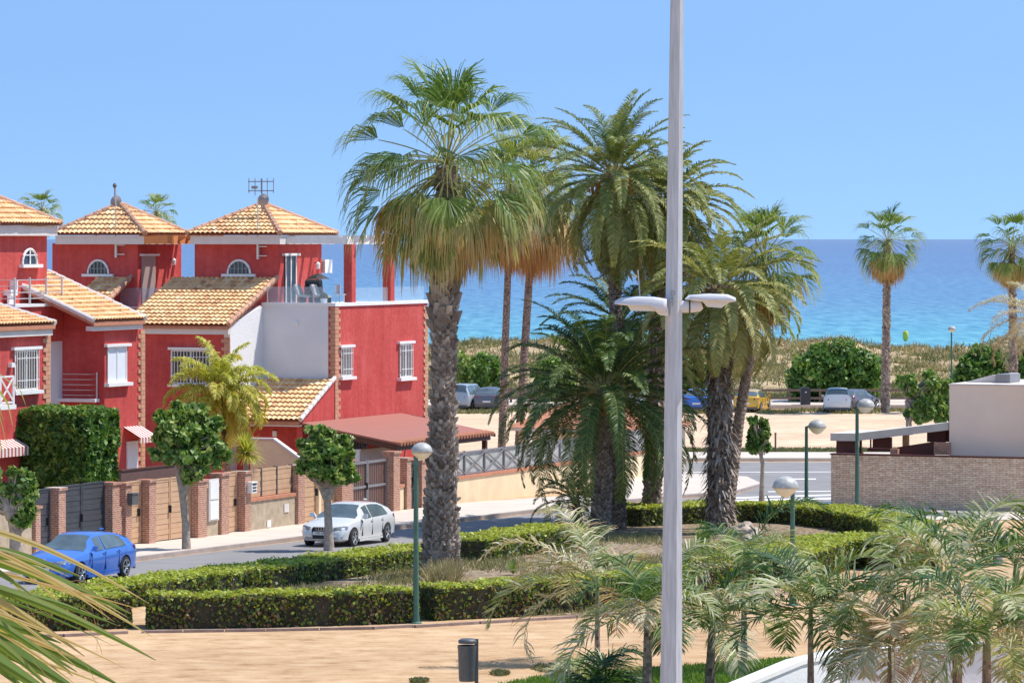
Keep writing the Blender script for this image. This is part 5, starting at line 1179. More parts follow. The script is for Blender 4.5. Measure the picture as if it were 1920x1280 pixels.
def box_leaves(rng, a0, a1, b0, b1, z0, z1, dens, size, bulge=.05):
    Q, H = [], []
    faces = [((a0, b0, z0), (a1-a0, 0, 0), (0, 0, z1-z0), (0, -1, 0)), ((a1, b0, z0), (0, b1-b0, 0), (0, 0, z1-z0), (1, 0, 0)), ((a0, b0, z1), (a1-a0, 0, 0), (0, b1-b0, 0), (0, 0, 1)),
             ((a0, b1, z0), (a1-a0, 0, 0), (0, 0, z1-z0), (0, 1, 0)), ((a0, b0, z0), (0, b1-b0, 0), (0, 0, z1-z0), (-1, 0, 0))]
    for o, u, v, n_ in faces:
        o, u, v, n_ = map(lambda x: np.array(x, float), (o, u, v, n_)); n = int(np.linalg.norm(u)*np.linalg.norm(v)*dens)
        s, t = rng.uniform(0, 1, (n, 1)), rng.uniform(0, 1, (n, 1)); p = o+u*s+v*t
        off = bulge*(np.sin(p[:, :1]*5+p[:, 2:]*4)+np.sin(p[:, 1:2]*6-p[:, 2:]*3))+rng.normal(0, .04, (n, 1))-.05; p = p+n_*off
        Q.append(leaves(p, np.tile(n_, (n, 1)), size, rng, 1.0)); H.append(np.clip(rng.normal(.42, .2, n)+(n_[2] > .5)*.2, 0, 1))
    return np.concatenate(Q), np.concatenate(H)
def ribbon(p, q, w, mid=None):
    return [p-w, p+w, q+w, q-w]
def tubeq(pts, rads, n=3):
    """coarse tube as quads"""
    pts = np.array(pts); out = []
    for i in range(len(pts)-1):
        t = nrmz(pts[i+1]-pts[i]); x = nrmz(np.cross(t, UP+.01)); y = np.cross(t, x)
        for k in range(n):
            a, b = 2*math.pi*k/n, 2*math.pi*(k+1)/n; va = x*math.cos(a)+y*math.sin(a); vb = x*math.cos(b)+y*math.sin(b)
            out.append([pts[i]+va*rads[i], pts[i]+vb*rads[i], pts[i+1]+vb*rads[i+1], pts[i+1]+va*rads[i+1]])
    return out
def pinnate(p0, az, el, L, droop, rng, nl=42, ll=.45, lw=.03, hue=.3, hv=.1, vee=.3, lg=.35, plume=0, tipdry=.2, start=.16, curl=1.3, rw=.02, hr=None):
    N_ = 14; pts = [np.array(p0, float)]; e = el; az0 = az
    for i in range(N_):
        s = (i+1)/N_; e -= droop*(s**curl)*2.2/N_; az += rng.normal(0, .02)
        pts.append(pts[-1]+np.array([math.cos(az)*math.cos(e), math.sin(az)*math.cos(e), math.sin(e)])*L/N_)
    pts = np.array(pts); s = np.linspace(start, 1, nl); f = s*N_; i0 = np.minimum(f.astype(int), N_-1); fr = (f-i0)[:, None]
    c = pts[i0]*(1-fr)+pts[i0+1]*fr; tn = nrmz(pts[i0+1]-pts[i0]); side = nrmz(np.cross(tn, UP)+1e-6); up = np.cross(side, tn)
    Q, H = [], []
    prof = (np.sin(np.clip((s-start)/(1-start), 0, 1)**.75*math.pi*.93+.12))**.6
    for sg in (-1, 1):
        v = vee+rng.normal(0, .12+plume, (nl, 1)); d = nrmz(tn*(.45+.35*s[:, None])+side*sg*.85+up*v+rng.normal(0, .06+plume*.3, (nl, 3)))
        le = (ll*prof*rng.uniform(.85, 1.1, nl))[:, None]; m = c+d*le*.5; d2 = nrmz(d+np.array([0, 0, -1])*lg*rng.uniform(.6, 1.6, (nl, 1))); d3 = nrmz(d2+np.array([0, 0, -1])*lg*1.2*rng.uniform(.4, 1.6, (nl, 1)))
        q = m+d2*le*.3; e_ = q+d3*le*.25; wv = nrmz(np.cross(d, np.cross(tn, d))+rng.normal(0, .3, (nl, 3)))*lw/2
        h = np.clip(hue+rng.normal(0, hv, nl), 0, 1)
        Q += [np.stack([c-wv*.6, c+wv*.6, m+wv, m-wv], 1), np.stack([m-wv, m+wv, q+wv*.7, q-wv*.7], 1), np.stack([q-wv*.7, q+wv*.7, e_+wv*.12, e_-wv*.12], 1)]
        H += [h, h+.02, np.clip(h+tipdry*rng.uniform(0, 1, nl), 0, 1)]
    rq = tubeq(pts, np.linspace(rw, rw*.25, N_+1)); Q.append(np.array(rq)); H.append(np.full(len(rq), hr if hr is not None else min(1, hue+.3)))
    return np.concatenate(Q), np.concatenate(H)
def fanfrond(p0, az, el, Lp, R, droop, rng, ns=34, hue=.35, dry=0, span=2.5, tipdroop=1.0, fold=.35):
    """petiole then a palmate blade whose segment tips hang"""
    pts = [np.array(p0, float)]; e = el
    for i in range(5):
        e -= droop/5; pts.append(pts[-1]+np.array([math.cos(az)*math.cos(e), math.sin(az)*math.cos(e), math.sin(e)])*Lp/5)
    c = pts[-1]; ax = nrmz(np.array([math.cos(az)*math.cos(e-.25), math.sin(az)*math.cos(e-.25), math.sin(e-.25)])); side = nrmz(np.cross(ax, UP)+1e-6); nr = np.cross(side, ax)
    t = np.linspace(-span/2, span/2, ns); t = t+rng.normal(0, .02, ns); Q, H = [], []
    dv = ax*np.cos(t)[:, None]+side*np.sin(t)[:, None]+nr*(fold*np.abs(np.sin(t))[:, None]); dv = nrmz(dv)
    le = (R*(.82+.18*np.cos(t))*rng.uniform(.9, 1.06, ns))[:, None]; dth = span/ns
    wdir = nrmz(np.cross(dv, nr)+nr*rng.choice([-.35, .35], (ns, 1)))
    r1 = c+dv*le*.08; r2 = c+dv*le*.50; g = np.array([0, 0, -1.])
    d2 = nrmz(dv+g*tipdroop*.45*rng.uniform(.5, 1.3, (ns, 1))); r3 = r2+d2*le*.24; d3 = nrmz(d2+g*tipdroop*1.1*rng.uniform(.5, 1.5, (ns, 1))); r4 = r3+d3*le*.28
    d4 = nrmz(d3+g*tipdroop*1.5); r5 = r4+d4*le*.14*rng.uniform(.5, 1.8, (ns, 1))
    w1 = wdir*le*.08*dth*.6; w2 = wdir*le*.50*dth*.56; w3 = wdir*.021; w4 = wdir*.012; w5 = wdir*.003
    h = np.clip(hue+rng.normal(0, .06, ns), 0, 1); hd = np.clip(h+dry, 0, 1)
    Q = [np.stack([r1-w1, r1+w1, r2+w2, r2-w2], 1), np.stack([r2-w2, r2+w2, r3+w3, r3-w3], 1), np.stack([r3-w3, r3+w3, r4+w4, r4-w4], 1), np.stack([r4-w4, r4+w4, r5+w5, r5-w5], 1)]
    H = [h, np.clip(h+.06, 0, 1), np.clip(hd+.14, 0, 1), np.clip(hd+.22, 0, 1)]
    rq = np.array(tubeq(pts, [.022]*5+[.014])); Q.append(rq); H.append(np.full(len(rq), .62))
    return np.concatenate(Q), np.concatenate(H)
def trunkmesh(path, rads, name, m, par, n=18, rng=None, rings=.16, amp=.05):
    P_ = [Vector(p) for p in path]; tot = sum((b-a).length for a, b in zip(P_, P_[1:])); ns = max(4, int(tot/rings*2)); pts = []; rs = []; cum = [0]
    for a, b in zip(P_, P_[1:]): cum.append(cum[-1]+(b-a).length)
    for i in range(ns+1):
        d = tot*i/ns; k = max(j for j in range(len(cum)) if cum[j] <= d+1e-6); k = min(k, len(P_)-2); f = (d-cum[k])/(cum[k+1]-cum[k])
        pts.append(P_[k].lerp(P_[k+1], f)); rs.append((rads[k]*(1-f)+rads[k+1]*f)*(1+amp*(1 if i % 2 else -1)))
    mb = MB(); mb.tube(pts, rs, n)
    V = [Vector(v) for v in mb.v]; mb.v = [tuple(v+Vector((rng.normal(0, amp*.25*rs[min(i//n, ns)]) for _ in range(3)))) for i, v in enumerate(V)]; mb.h = list(np.clip(rng.normal(.45, .2, len(mb.f)), 0, 1))
    return mb.build(name, m, par, smooth=False), pts, rs
def boots(pts, rads, rng, dens, size, out, name, par, hue=(.5, .2), updir=1, z0=0, z1=1e9, m='boot'):
    """old leaf bases: tapering flat wedges standing off the trunk in a criss-cross"""
    pts = np.array([tuple(p) for p in pts]); rads = np.array(rads); Q = []; H = []; zs = pts[:, 2]; z = max(z0, zs[0]+.02); row = 0
    while z < min(zs[-1], z1):
        r = float(np.interp(z, zs, rads)); cx, cy = float(np.interp(z, zs, pts[:, 0])), float(np.interp(z, zs, pts[:, 1])); n = max(6, int(2*math.pi*r*dens))
        for k in range(n):
            if rng.uniform() < .08: continue
            a = 2*math.pi*(k+.5*(row % 2))/n+rng.normal(0, .06); s = size*rng.uniform(.7, 1.25); o = out*rng.uniform(.5, 1.5)
            rd = np.array([math.cos(a), math.sin(a), 0]); tn = np.array([-math.sin(a), math.cos(a), 0])*(.5+.0*row)*s; tilt = rng.normal(0, .25)
            b = np.array([cx, cy, z+rng.normal(0, .02)])+rd*(r-.02); up = np.array([0, 0, updir*s])+np.array([-math.sin(a), math.cos(a), 0])*s*tilt
            L_, R_ = b-tn, b+tn; T1, T2 = b+up+rd*o-tn*.42, b+up+rd*o+tn*.42; iL, iR = T1-rd*o*.9-up*.05, T2-rd*o*.9-up*.05
            h = float(np.clip(rng.normal(*hue), 0, 1)); mid = b+up*.5+rd*(o*.75+.02)
            Q += [[L_, mid-tn*.1, T1, iL], [mid-tn*.1, mid+tn*.1, T2, T1], [mid+tn*.1, R_, iR, T2], [T1, T2, iR, iL], [L_, R_, mid+tn*.1, mid-tn*.1]]; H += [h, h, h, min(1, h+.3), h*.6]
        z += size*.52; row += 1
    return qmesh(name, np.array(Q), H, m, par)
def rel(v, o): return np.array([v.x-o.x, v.y-o.y, v.z-o.z])
def crownq(par, name, m, parts):
    return qmesh(name, np.concatenate([p[0] for p in parts]), np.concatenate([p[1] for p in parts]), m, par)

def fan_palm(label, base, hubpx, rtrunk, R, seed, nf=60, group=None, skirt=14, Y=None, hubY=None, bootz=None, Lp=1.0, skirtlen=1.0, drybias=0, flare=1.6, sz=.17, elmin=-1.2, elmax=1.45, name='fan_palm', boot=True, ns=34, skhue=.82, skel=(-1.5, -1.0)):
    rng = np.random.default_rng(seed); b = G(*base) if Y is None else Vector(((base[0]-CX)/FPX*Y, Y, gz(Y))); h = P(hubpx[0], hubpx[1], b.y if hubY is None else hubY); hub = rel(h, b)
    r = thing(name, label, 'palm', b, 0, group); H_ = hub[2]
    path = [(0, 0, -.2), (0, 0, H_*.04), (hub[0]*.35, 0, H_*.4), (hub[0]*.75, 0, H_*.75), (hub[0], hub[1], H_-.1)]
    rad = [rtrunk*flare, rtrunk*flare*.93, rtrunk, rtrunk*.92, rtrunk*.8]
    tr, pts, rs = trunkmesh(path, rad, 'trunk', 'trunk', r, rng=rng, amp=.04)
    if boot: boots(pts, rs, rng, 2.5/sz*.36, sz, .10*rtrunk/.4+.02, 'leaf_bases', r, z0=bootz or .1)
    if name == 'fan_palm' and rtrunk > .3: boots(pts, [q*1.12 for q in rs], rng, .9, .42, .16, 'upper_leaf_bases', r, hue=(.62, .2), z0=H_*.60, z1=H_*.86)
    fr = []
    for k in range(nf):
        u = (k+.5)/nf; el = elmax-(elmax-elmin)*(u**.85)+rng.normal(0, .08); az = k*2.39996+rng.normal(0, .2); hue = .22+.33*max(0, u-.35)+rng.normal(0, .06)+drybias
        lp = Lp*(.98+.22*u)*rng.uniform(.8, 1.12)
        fr.append(fanfrond(hub+np.array([0, 0, .1]), az, el, lp, R*rng.uniform(.85, 1.08), .12+.55*u, rng, ns=ns, hue=hue, dry=.18*u, tipdroop=.5+1.15*u, fold=rng.uniform(.3, .9), span=rng.uniform(2.0, 2.6)))
    crownq(r, 'crown', 'fan', fr)
    sk = []
    for k in range(skirt):
        az = k*2.39996+.7; el = rng.uniform(*skel); sk.append(fanfrond(hub+np.array([0, 0, -.25-.3*rng.uniform()]), az, el+.35, Lp*rng.uniform(.55, .9)*skirtlen, R*.95*skirtlen, .75, rng, ns=26, hue=skhue+rng.normal(0, .10), dry=.05, span=1.7, tipdroop=1.7, fold=.3))
    if sk: crownq(r, 'dead_fronds', 'fan', sk)
    return r, hub, rng
# --- the big fan palm in the middle
big, hub, rg = fan_palm('tallest fan palm with thick criss-cross trunk standing in front of the red end house', (826, 1084), (838, 312), .34, 1.55, 3, nf=54, skirt=62, skel=(-1.2, -.1), skhue=.60, Lp=2.0, skirtlen=1.0, sz=.21, elmin=-.85)
fan_palm('slim fan palm just right of the tallest one, its straw-coloured skirt touching it', (940, 884), (958, 350), .17, 1.5, 5, nf=44, skirt=52, Lp=1.5, sz=.16, drybias=.10, group='slim fan palms behind the tallest one', boot=False, skel=(-1.3, -.35), skirtlen=1.3, skhue=.74, flare=1.2)
fan_palm('slim fan palm left of the date palms with long dry skirt', (972, 882), (1003, 345), .19, 1.5, 6, nf=44, skirt=60, Lp=1.6, sz=.16, drybias=.12, skirtlen=1.5, group='slim fan palms behind the tallest one', boot=False, skel=(-1.4, -.45), skhue=.76, flare=1.2)
# --- date palms
def date_palm(label, base, hubpx, rtrunk, L, seed, nf=50, elmin=-.7, elmax=1.4, droop=1.6, ll=.42, hue=.34, hv=.08, group='date palms in the garden bed', sz=.12, hub_dy=0, fruits=0, shag=None, azs=None, nl=60, lw=.034, Y=None, dead=0, m='date', lean=0, bootdark=.35, name='date_palm', plume=0, lg=.35, zdense=True):
    rng = np.random.default_rng(seed); b = G(*base) if Y is None else Vector(((base[0]-CX)/FPX*Y, Y, gz(Y))); h = P(hubpx[0], hubpx[1], b.y+hub_dy); hub = rel(h, b); H_ = hub[2]; r = thing(name, label, 'palm', b, 0, group)
    path = [(0, 0, -.2), (hub[0]*.05, 0, H_*.1), (hub[0]*.4+lean, hub[1]*.4, H_*.45), (hub[0]*.8+lean*.5, hub[1]*.8, H_*.8), (hub[0], hub[1], H_-.1)]
    rad = [rtrunk*1.25, rtrunk*1.1, rtrunk, rtrunk*.95, rtrunk*1.05]; tr, pts, rs = trunkmesh(path, rad, 'trunk', 'trunk', r, rng=rng, amp=.05)
    if zdense: boots(pts, rs, rng, 2.5/sz*.36, sz, .07, 'leaf_bases', r, hue=(bootdark, .2))
    fr = []
    for k in range(nf):
        u = (k+.5)/nf; el = elmax-(elmax-elmin)*(u**.8)+rng.normal(0, .08); az = k*2.39996+rng.normal(0, .15)
        if azs is not None: az = azs[k % len(azs)]+rng.normal(0, .2)
        fr.append(pinnate(hub+np.array([math.cos(az)*rtrunk*.5, math.sin(az)*rtrunk*.5, -.3*u]), az, el, L*rng.uniform(.85, 1.08)*(.85+.2*u), droop*(.42+.42*u+.35*rng.uniform()), rng, nl=nl, ll=ll, lw=lw, hue=hue+.22*u+rng.normal(0, .05), hv=hv, lg=lg, plume=plume, hr=.8))
    crownq(r, 'crown', m, fr)
    if dead:
        fr = [pinnate(hub+np.array([0, 0, -.5]), k*2.4+.5, -.5-.3*rng.uniform(), L*.9, 1.2, rng, nl=40, ll=ll*.8, lw=lw, hue=.85, hv=.08, lg=.8) for k in range(dead)]; crownq(r, 'dead_fronds', m, fr)
    for k in range(fruits):
        az = [3.0, -.4, -1.5, 1.2][k % 4]+rng.normal(0, .2); Q = []; H = []; c0 = hub+np.array([math.cos(az)*.3, math.sin(az)*.3, -.2])
        for j in range(60):
            a2 = az+rng.normal(0, .45); e = rng.uniform(-.3, .7); p = [c0]; 
            for q in range(5): e -= .45; p.append(p[-1]+np.array([math.cos(a2)*math.cos(e), math.sin(a2)*math.cos(e), math.sin(e)])*.17*rng.uniform(.8, 1.3))
            for q in range(5): w_ = np.array([.010, .004, .008]); Q.append([p[q]-w_, p[q]+w_, p[q+1]+w_, p[q+1]-w_]); H.append(rng.uniform(.2, .9))
        qmesh('fruit_stalks', np.array(Q), H, 'fruit', r)
    if shag:
        (za, zb, n, ln) = shag; Q = []; H = []; Z = np.array([p[2] for p in pts]); X = np.array([p[0] for p in pts])
        for j in range(n):
            z = H_*rng.uniform(za, zb); a = rng.uniform(0, 2*math.pi); rr = float(np.interp(z, Z, rs)); rd = np.array([math.cos(a), math.sin(a), 0]); c = np.array([float(np.interp(z, Z, X)), 0, z])+rd*rr*.9; l = ln*rng.uniform(.5, 1.4)
            tn = np.array([-math.sin(a), math.cos(a), 0])*rng.uniform(.025, .07); d = nrmz(rd*rng.uniform(.4, 1.1)+np.array([rng.normal(0, .3), rng.normal(0, .3), rng.uniform(-1.3, .2)])); m1 = c+d*l*.5; e1 = m1+nrmz(d+np.array([0, 0, -.9]))*l*.5; h_ = float(np.clip(rng.normal(.5, .25), 0, 1))
            Q += [[c-tn, c+tn, m1+tn*.8, m1-tn*.8], [m1-tn*.8, m1+tn*.8, e1+tn*.3, e1-tn*.3]]; H += [h_, h_]
        qmesh('hanging_leaf_stubs', np.array(Q), H, 'boot', r)
    return r, hub
date_palm('tall date palm with orange date stalks, its feather crown highest behind the lamp pole', (1160, 992), (1150, 325), .20, 4.0, 21, nf=104, elmin=-1.4, elmax=1.5, droop=1.6, fruits=4, nl=84, ll=.42, hue=.38, bootdark=.3, dead=3)
date_palm('lower broad date palm whose dark fronds sweep left across the cream wall', (1127, 1000), (1132, 728), .30, 4.9, 22, nf=84, elmin=-.6, elmax=1.35, droop=1.75, fruits=3, nl=84, lw=.042, ll=.5, hue=.15, hv=.10, sz=.15, bootdark=.45)
date_palm('date palm directly behind the tall lamp pole with drooping olive fronds', (1222, 982), (1243, 372), .27, 3.7, 23, nf=92, elmin=-1.2, elmax=1.25, droop=1.6, fruits=1, hue=.46, lw=.045, nl=78, sz=.15, bootdark=.45, dead=3, shag=(.35, .6, 120, .5))
date_palm('right-hand date palm with shaggy dark trunk and olive drooping crown', (1350, 1000), (1348, 535), .38, 3.9, 24, nf=74, elmin=-.9, elmax=1.2, droop=1.7, fruits=1, hue=.50, lw=.045, nl=80, sz=.2, bootdark=.28, shag=(.03, .72, 900, .45))
date_palm('short date palm sprout at the foot of the group with fronds near the ground', (1085, 985), (1078, 925), .16, 1.9, 25, nf=22, elmin=-.2, elmax=1.2, droop=1.5, hue=.18, nl=44, ll=.34, zdense=False)
date_palm('second thin dark date palm close behind the lower broad one', (1158, 975), (1165, 600), .17, 3.5, 26, nf=64, elmin=-1.0, elmax=1.1, droop=1.6, hue=.22, nl=64, lw=.042, bootdark=.2, fruits=1)
fan_palm('fan palm leaning right behind the shaggy date palm, with orange dry tassels', (1360, 990), (1432, 490), .2, 1.2, 31, nf=44, skirt=8, Lp=1.2, drybias=.08, boot=False)
# --- fan palms on the beach side
for i, (bx, hx, hy, lab, R) in enumerate([(1660, 1664, 455, 'beach-side fan palm standing alone against the sea', 1.3), (1901, 1897, 462, 'beach-side fan palm at the right edge against the sea', 1.3)]):
    fan_palm(lab, (bx, 768), (hx, hy), .22, R, 41+i, nf=38, skirt=34, skel=(-1.4, -.5), skhue=.72, Lp=1.4, Y=264, sz=.22, group='fan palms along the beach promenade', skirtlen=.95, ns=22, flare=1.3, elmin=-1.2)
for i, (hx, hy, lab) in enumerate([(293, 402, 'fan palm top showing behind the middle red tower'), (78, 397, 'fan palm tip showing behind the left red roof')]):
    fan_palm(lab, (hx, 768), (hx, hy), .22, .8, 45+i, nf=26, skirt=3, Lp=.8, Y=250, sz=.22, boot=False, group='fan palms behind the houses', ns=20)
date_palm('pale feathery palm reaching in from the right edge over the sea', (1955, 960), (1950, 585), .14, 2.9, 51, nf=24, elmin=-.3, elmax=1.0, droop=1.4, hue=.72, m='queen', ll=.5, lg=.9, nl=60, lw=.022, group=None, zdense=False, name='feather_palm', plume=.15)
# --- yellow-green arching palm and yucca in the house garden
date_palm('yellow-green arching palm in front of the red facade', (432, 940), (412, 728), .09, 2.5, 61, nf=50, elmin=-.9, elmax=1.4, droop=2.0, hue=.42, hv=.2, m='yellowpalm', ll=.52, lg=.8, nl=74, lw=.046, Y=155, group=None, zdense=False, name='feather_palm', plume=.1)
def spiky(label, base, py_c, rad, n, seed, m, name, Y=None, hue=.4, el=(-.5, 1.5), w=.035, trunk=.1, cat='plant', group=None, droop=.5):
    rng = np.random.default_rng(seed); b = G(*base) if Y is None else Vector(((base[0]-CX)/FPX*Y, Y, gz(Y))); c = rel(P(base[0], py_c, b.y), b); r = thing(name, label, cat, b, 0, group); Q, H = [], []
    for k in range(n):
        a = rng.uniform(0, 6.283); e = rng.uniform(*el); l = rad*rng.uniform(.75, 1.1); d = np.array([math.cos(a)*math.cos(e), math.sin(a)*math.cos(e), math.sin(e)]); m1 = c+d*l*.55; d2 = nrmz(d+np.array([0, 0, -droop*rng.uniform(.3, 1)])); e1 = m1+d2*l*.45; s = nrmz(np.cross(d, UP))*w/2; h = float(np.clip(rng.normal(hue, .2), 0, 1))
        Q += [[c-s*.6, c+s*.6, m1+s, m1-s], [m1-s, m1+s, e1+s*.1, e1-s*.1]]; H += [h, h]
    qmesh('foliage', np.array(Q), H, m, r)
    if trunk: MB().tube([(0, 0, -.1), (0, 0, c[2]*.5), tuple(c)], [trunk*1.2, trunk, trunk], 8).build('stem', 'bark', r)
    return r
spiky('round spiky yellow-green yucca beside the sloping cream wall', (461, 935), 850, .85, 420, 71, 'yellowpalm', 'yucca', Y=146, hue=.4, cat='yucca')
spiky('bright green upright leaf tuft at the foot of the shaggy date palm', (1318, 1035), 1030, 1.0, 60, 72, 'grass', 'leaf_tuft', hue=.4, el=(.7, 1.5), trunk=0)
spiky('low green weed tuft on bare soil behind the front hedge', (962, 1078), 1075, .5, 60, 73, 'grass', 'leaf_tuft', hue=.3, el=(.5, 1.5), trunk=0, w=.02)
# --- broadleaf street trees
def ball_tree(label, base, trunk_pts, blobs, dens, size, seed, hue=(.45, .22), group=None, Y=None, tr=.13, cat='tree', name='street_tree', m='leaf', rough=.25, core=True):
    rng = np.random.default_rng(seed); b = G(*base) if Y is None else Vector(((base[0]-CX)/FPX*Y, Y, gz(Y))); r = thing(name, label, cat, b, 0, group); s = b.y/FPX
    loc = lambda px, py, dy=0: np.array([(px-base[0])*s, dy, CH-(py-HY)*(b.y+dy)/FPX-b.z])
    t = MB()
    for tp in trunk_pts:
        pts = [loc(*q) for q in tp]; n = len(pts); t.tube(pts, [tr*(1.25 if i == 0 and tp is trunk_pts[0] else 1.0)*(1-.55*i/max(1, n-1) if tp is not trunk_pts[0] else 1-.25*i/max(1, n-1)) for i in range(n)], 9)
    t.build('trunk', 'bark', r, smooth=True, angle=80)
    B = []
    for (px, py, rx, rz, dy) in blobs:
        c_ = loc(px, py, dy); R_ = np.array([rx*s, (rx+rz)/2*s, rz*s]); B.append((c_, R_*.5))
        for _k in range(10): d_ = nrmz(rng.normal(0, 1, 3)); B.append((c_+d_*R_*rng.uniform(.55, .95), R_*rng.uniform(.2, .36)))
    Q, H = blob_leaves(rng, B, dens, size, hue, rough=rough); qmesh('crown', Q, H, m, r)
    # twigs inside the crown
    tw = MB(); c0 = loc(*trunk_pts[0][-1])
    for c, rr in B:
        for k in range(4):
            e = np.array(c)+rng.normal(0, .4, 3)*np.array(rr); tw.tube([tuple(c0), tuple((c0+e)/2+rng.normal(0, .05, 3)), tuple(e)], [.04, .025, .01], 5)
    tw.build('branches', 'bark', r); return r
gp_ = 'small street trees along the pavement'
ball_tree('small street tree with smooth grey trunk in front of the wide tan gate', (350, 1036), [[(350, 1037), (348, 980), (342, 925), (334, 880), (330, 850)], [(343, 930), (357, 890), (372, 850)]],
          [(335, 800, 50, 42, 0), (380, 810, 48, 48, .3), (310, 840, 30, 28, .1), (360, 860, 45, 38, -.3), (400, 850, 28, 36, 0), (350, 775, 35, 22, 0), (372, 885, 22, 22, -.4), (312, 812, 34, 36, -.3)], 230, .16, 81, hue=(.6, .25), rough=.4, group=gp_)
ball_tree('small round street tree in front of the white car', (617, 1032), [[(617, 1033), (616, 985), (614, 945), (612, 915)], [(614, 935), (600, 905), (590, 890)], [(614, 935), (628, 900), (640, 885)]],
          [(612, 845, 48, 42, 0), (590, 870, 34, 32, -.2), (638, 860, 30, 38, .2), (610, 885, 38, 28, -.3), (655, 892, 16, 22, 0), (600, 815, 30, 16, 0), (575, 832, 18, 14, 0)], 230, .16, 82, hue=(.6, .25), rough=.4, group=gp_, tr=.15)
ball_tree('heavily pruned street tree with gnarled trunk at the left edge', (33, 1064), [[(33, 1064), (30, 1015), (28, 990), (22, 965)], [(28, 995), (48, 980), (56, 950)], [(24, 970), (8, 940), (-10, 915)], [(24, 970), (35, 930), (30, 900)]],
          [(45, 915, 26, 36, 0), (55, 950, 20, 28, -.2), (30, 890, 20, 18, 0), (10, 930, 26, 26, .2), (-15, 920, 30, 40, 0), (38, 978, 18, 14, -.3)], 230, .16, 83, hue=(.6, .25), rough=.4, group=gp_, tr=.22)
ball_tree('young slender tree with pale trunk beside the cross street', (1428, 940), [[(1428, 940), (1429, 900), (1430, 870), (1426, 850)]],
          [(1422, 822, 22, 26, 0), (1412, 800, 12, 18, 0), (1432, 805, 10, 22, 0), (1405, 830, 10, 12, 0), (1436, 840, 10, 12, 0)], 300, .13, 84, group=None, tr=.10)
ball_tree('bushy bright green tree left of the beige building', (1712, 800), [[(1705, 815), (1703, 780), (1700, 750)], [(1703, 790), (1730, 760), (1740, 740)]],
          [(1700, 715, 20, 22, 0), (1738, 745, 36, 42, 0), (1755, 720, 28, 24, .5), (1765, 765, 22, 34, .3), (1722, 772, 24, 22, -.2)], 330, .17, 85, hue=(.62, .2), Y=200, tr=.14)
ball_tree('thin leafless-topped stub tree beside the canopy', (1697, 870), [[(1697, 880), (1699, 830), (1702, 790)]], [(1702, 775, 10, 10, 0)], 200, .12, 86, Y=196, tr=.10)
def topiary():
    rng = np.random.default_rng(91); s = 141/FPX; b = Vector(((126-CX)*s, 141, gz(141))); r = thing('clipped_tree', 'large box-clipped tree behind the dark gates', 'tree', b, RZ); z = lambda py: CH-(py-HY)*s-b.z
    x0, x1 = -92*s/DY, 66*s/DY; Q, H = box_leaves(rng, x0+.2, x1, -1.0, 1.3, z(925), z(768), 420, .14, .07); qmesh('crown', Q, H, 'leaf', r)
    MB().box(x0+.4, x1-.25, -.8, 1.1, z(920), z(785)).build('inner_foliage', 'hedgecore', r); MB().tube([(0, 0, -.1), (0, 0, z(900))], .14, 8).build('trunk', 'bark', r)
topiary()
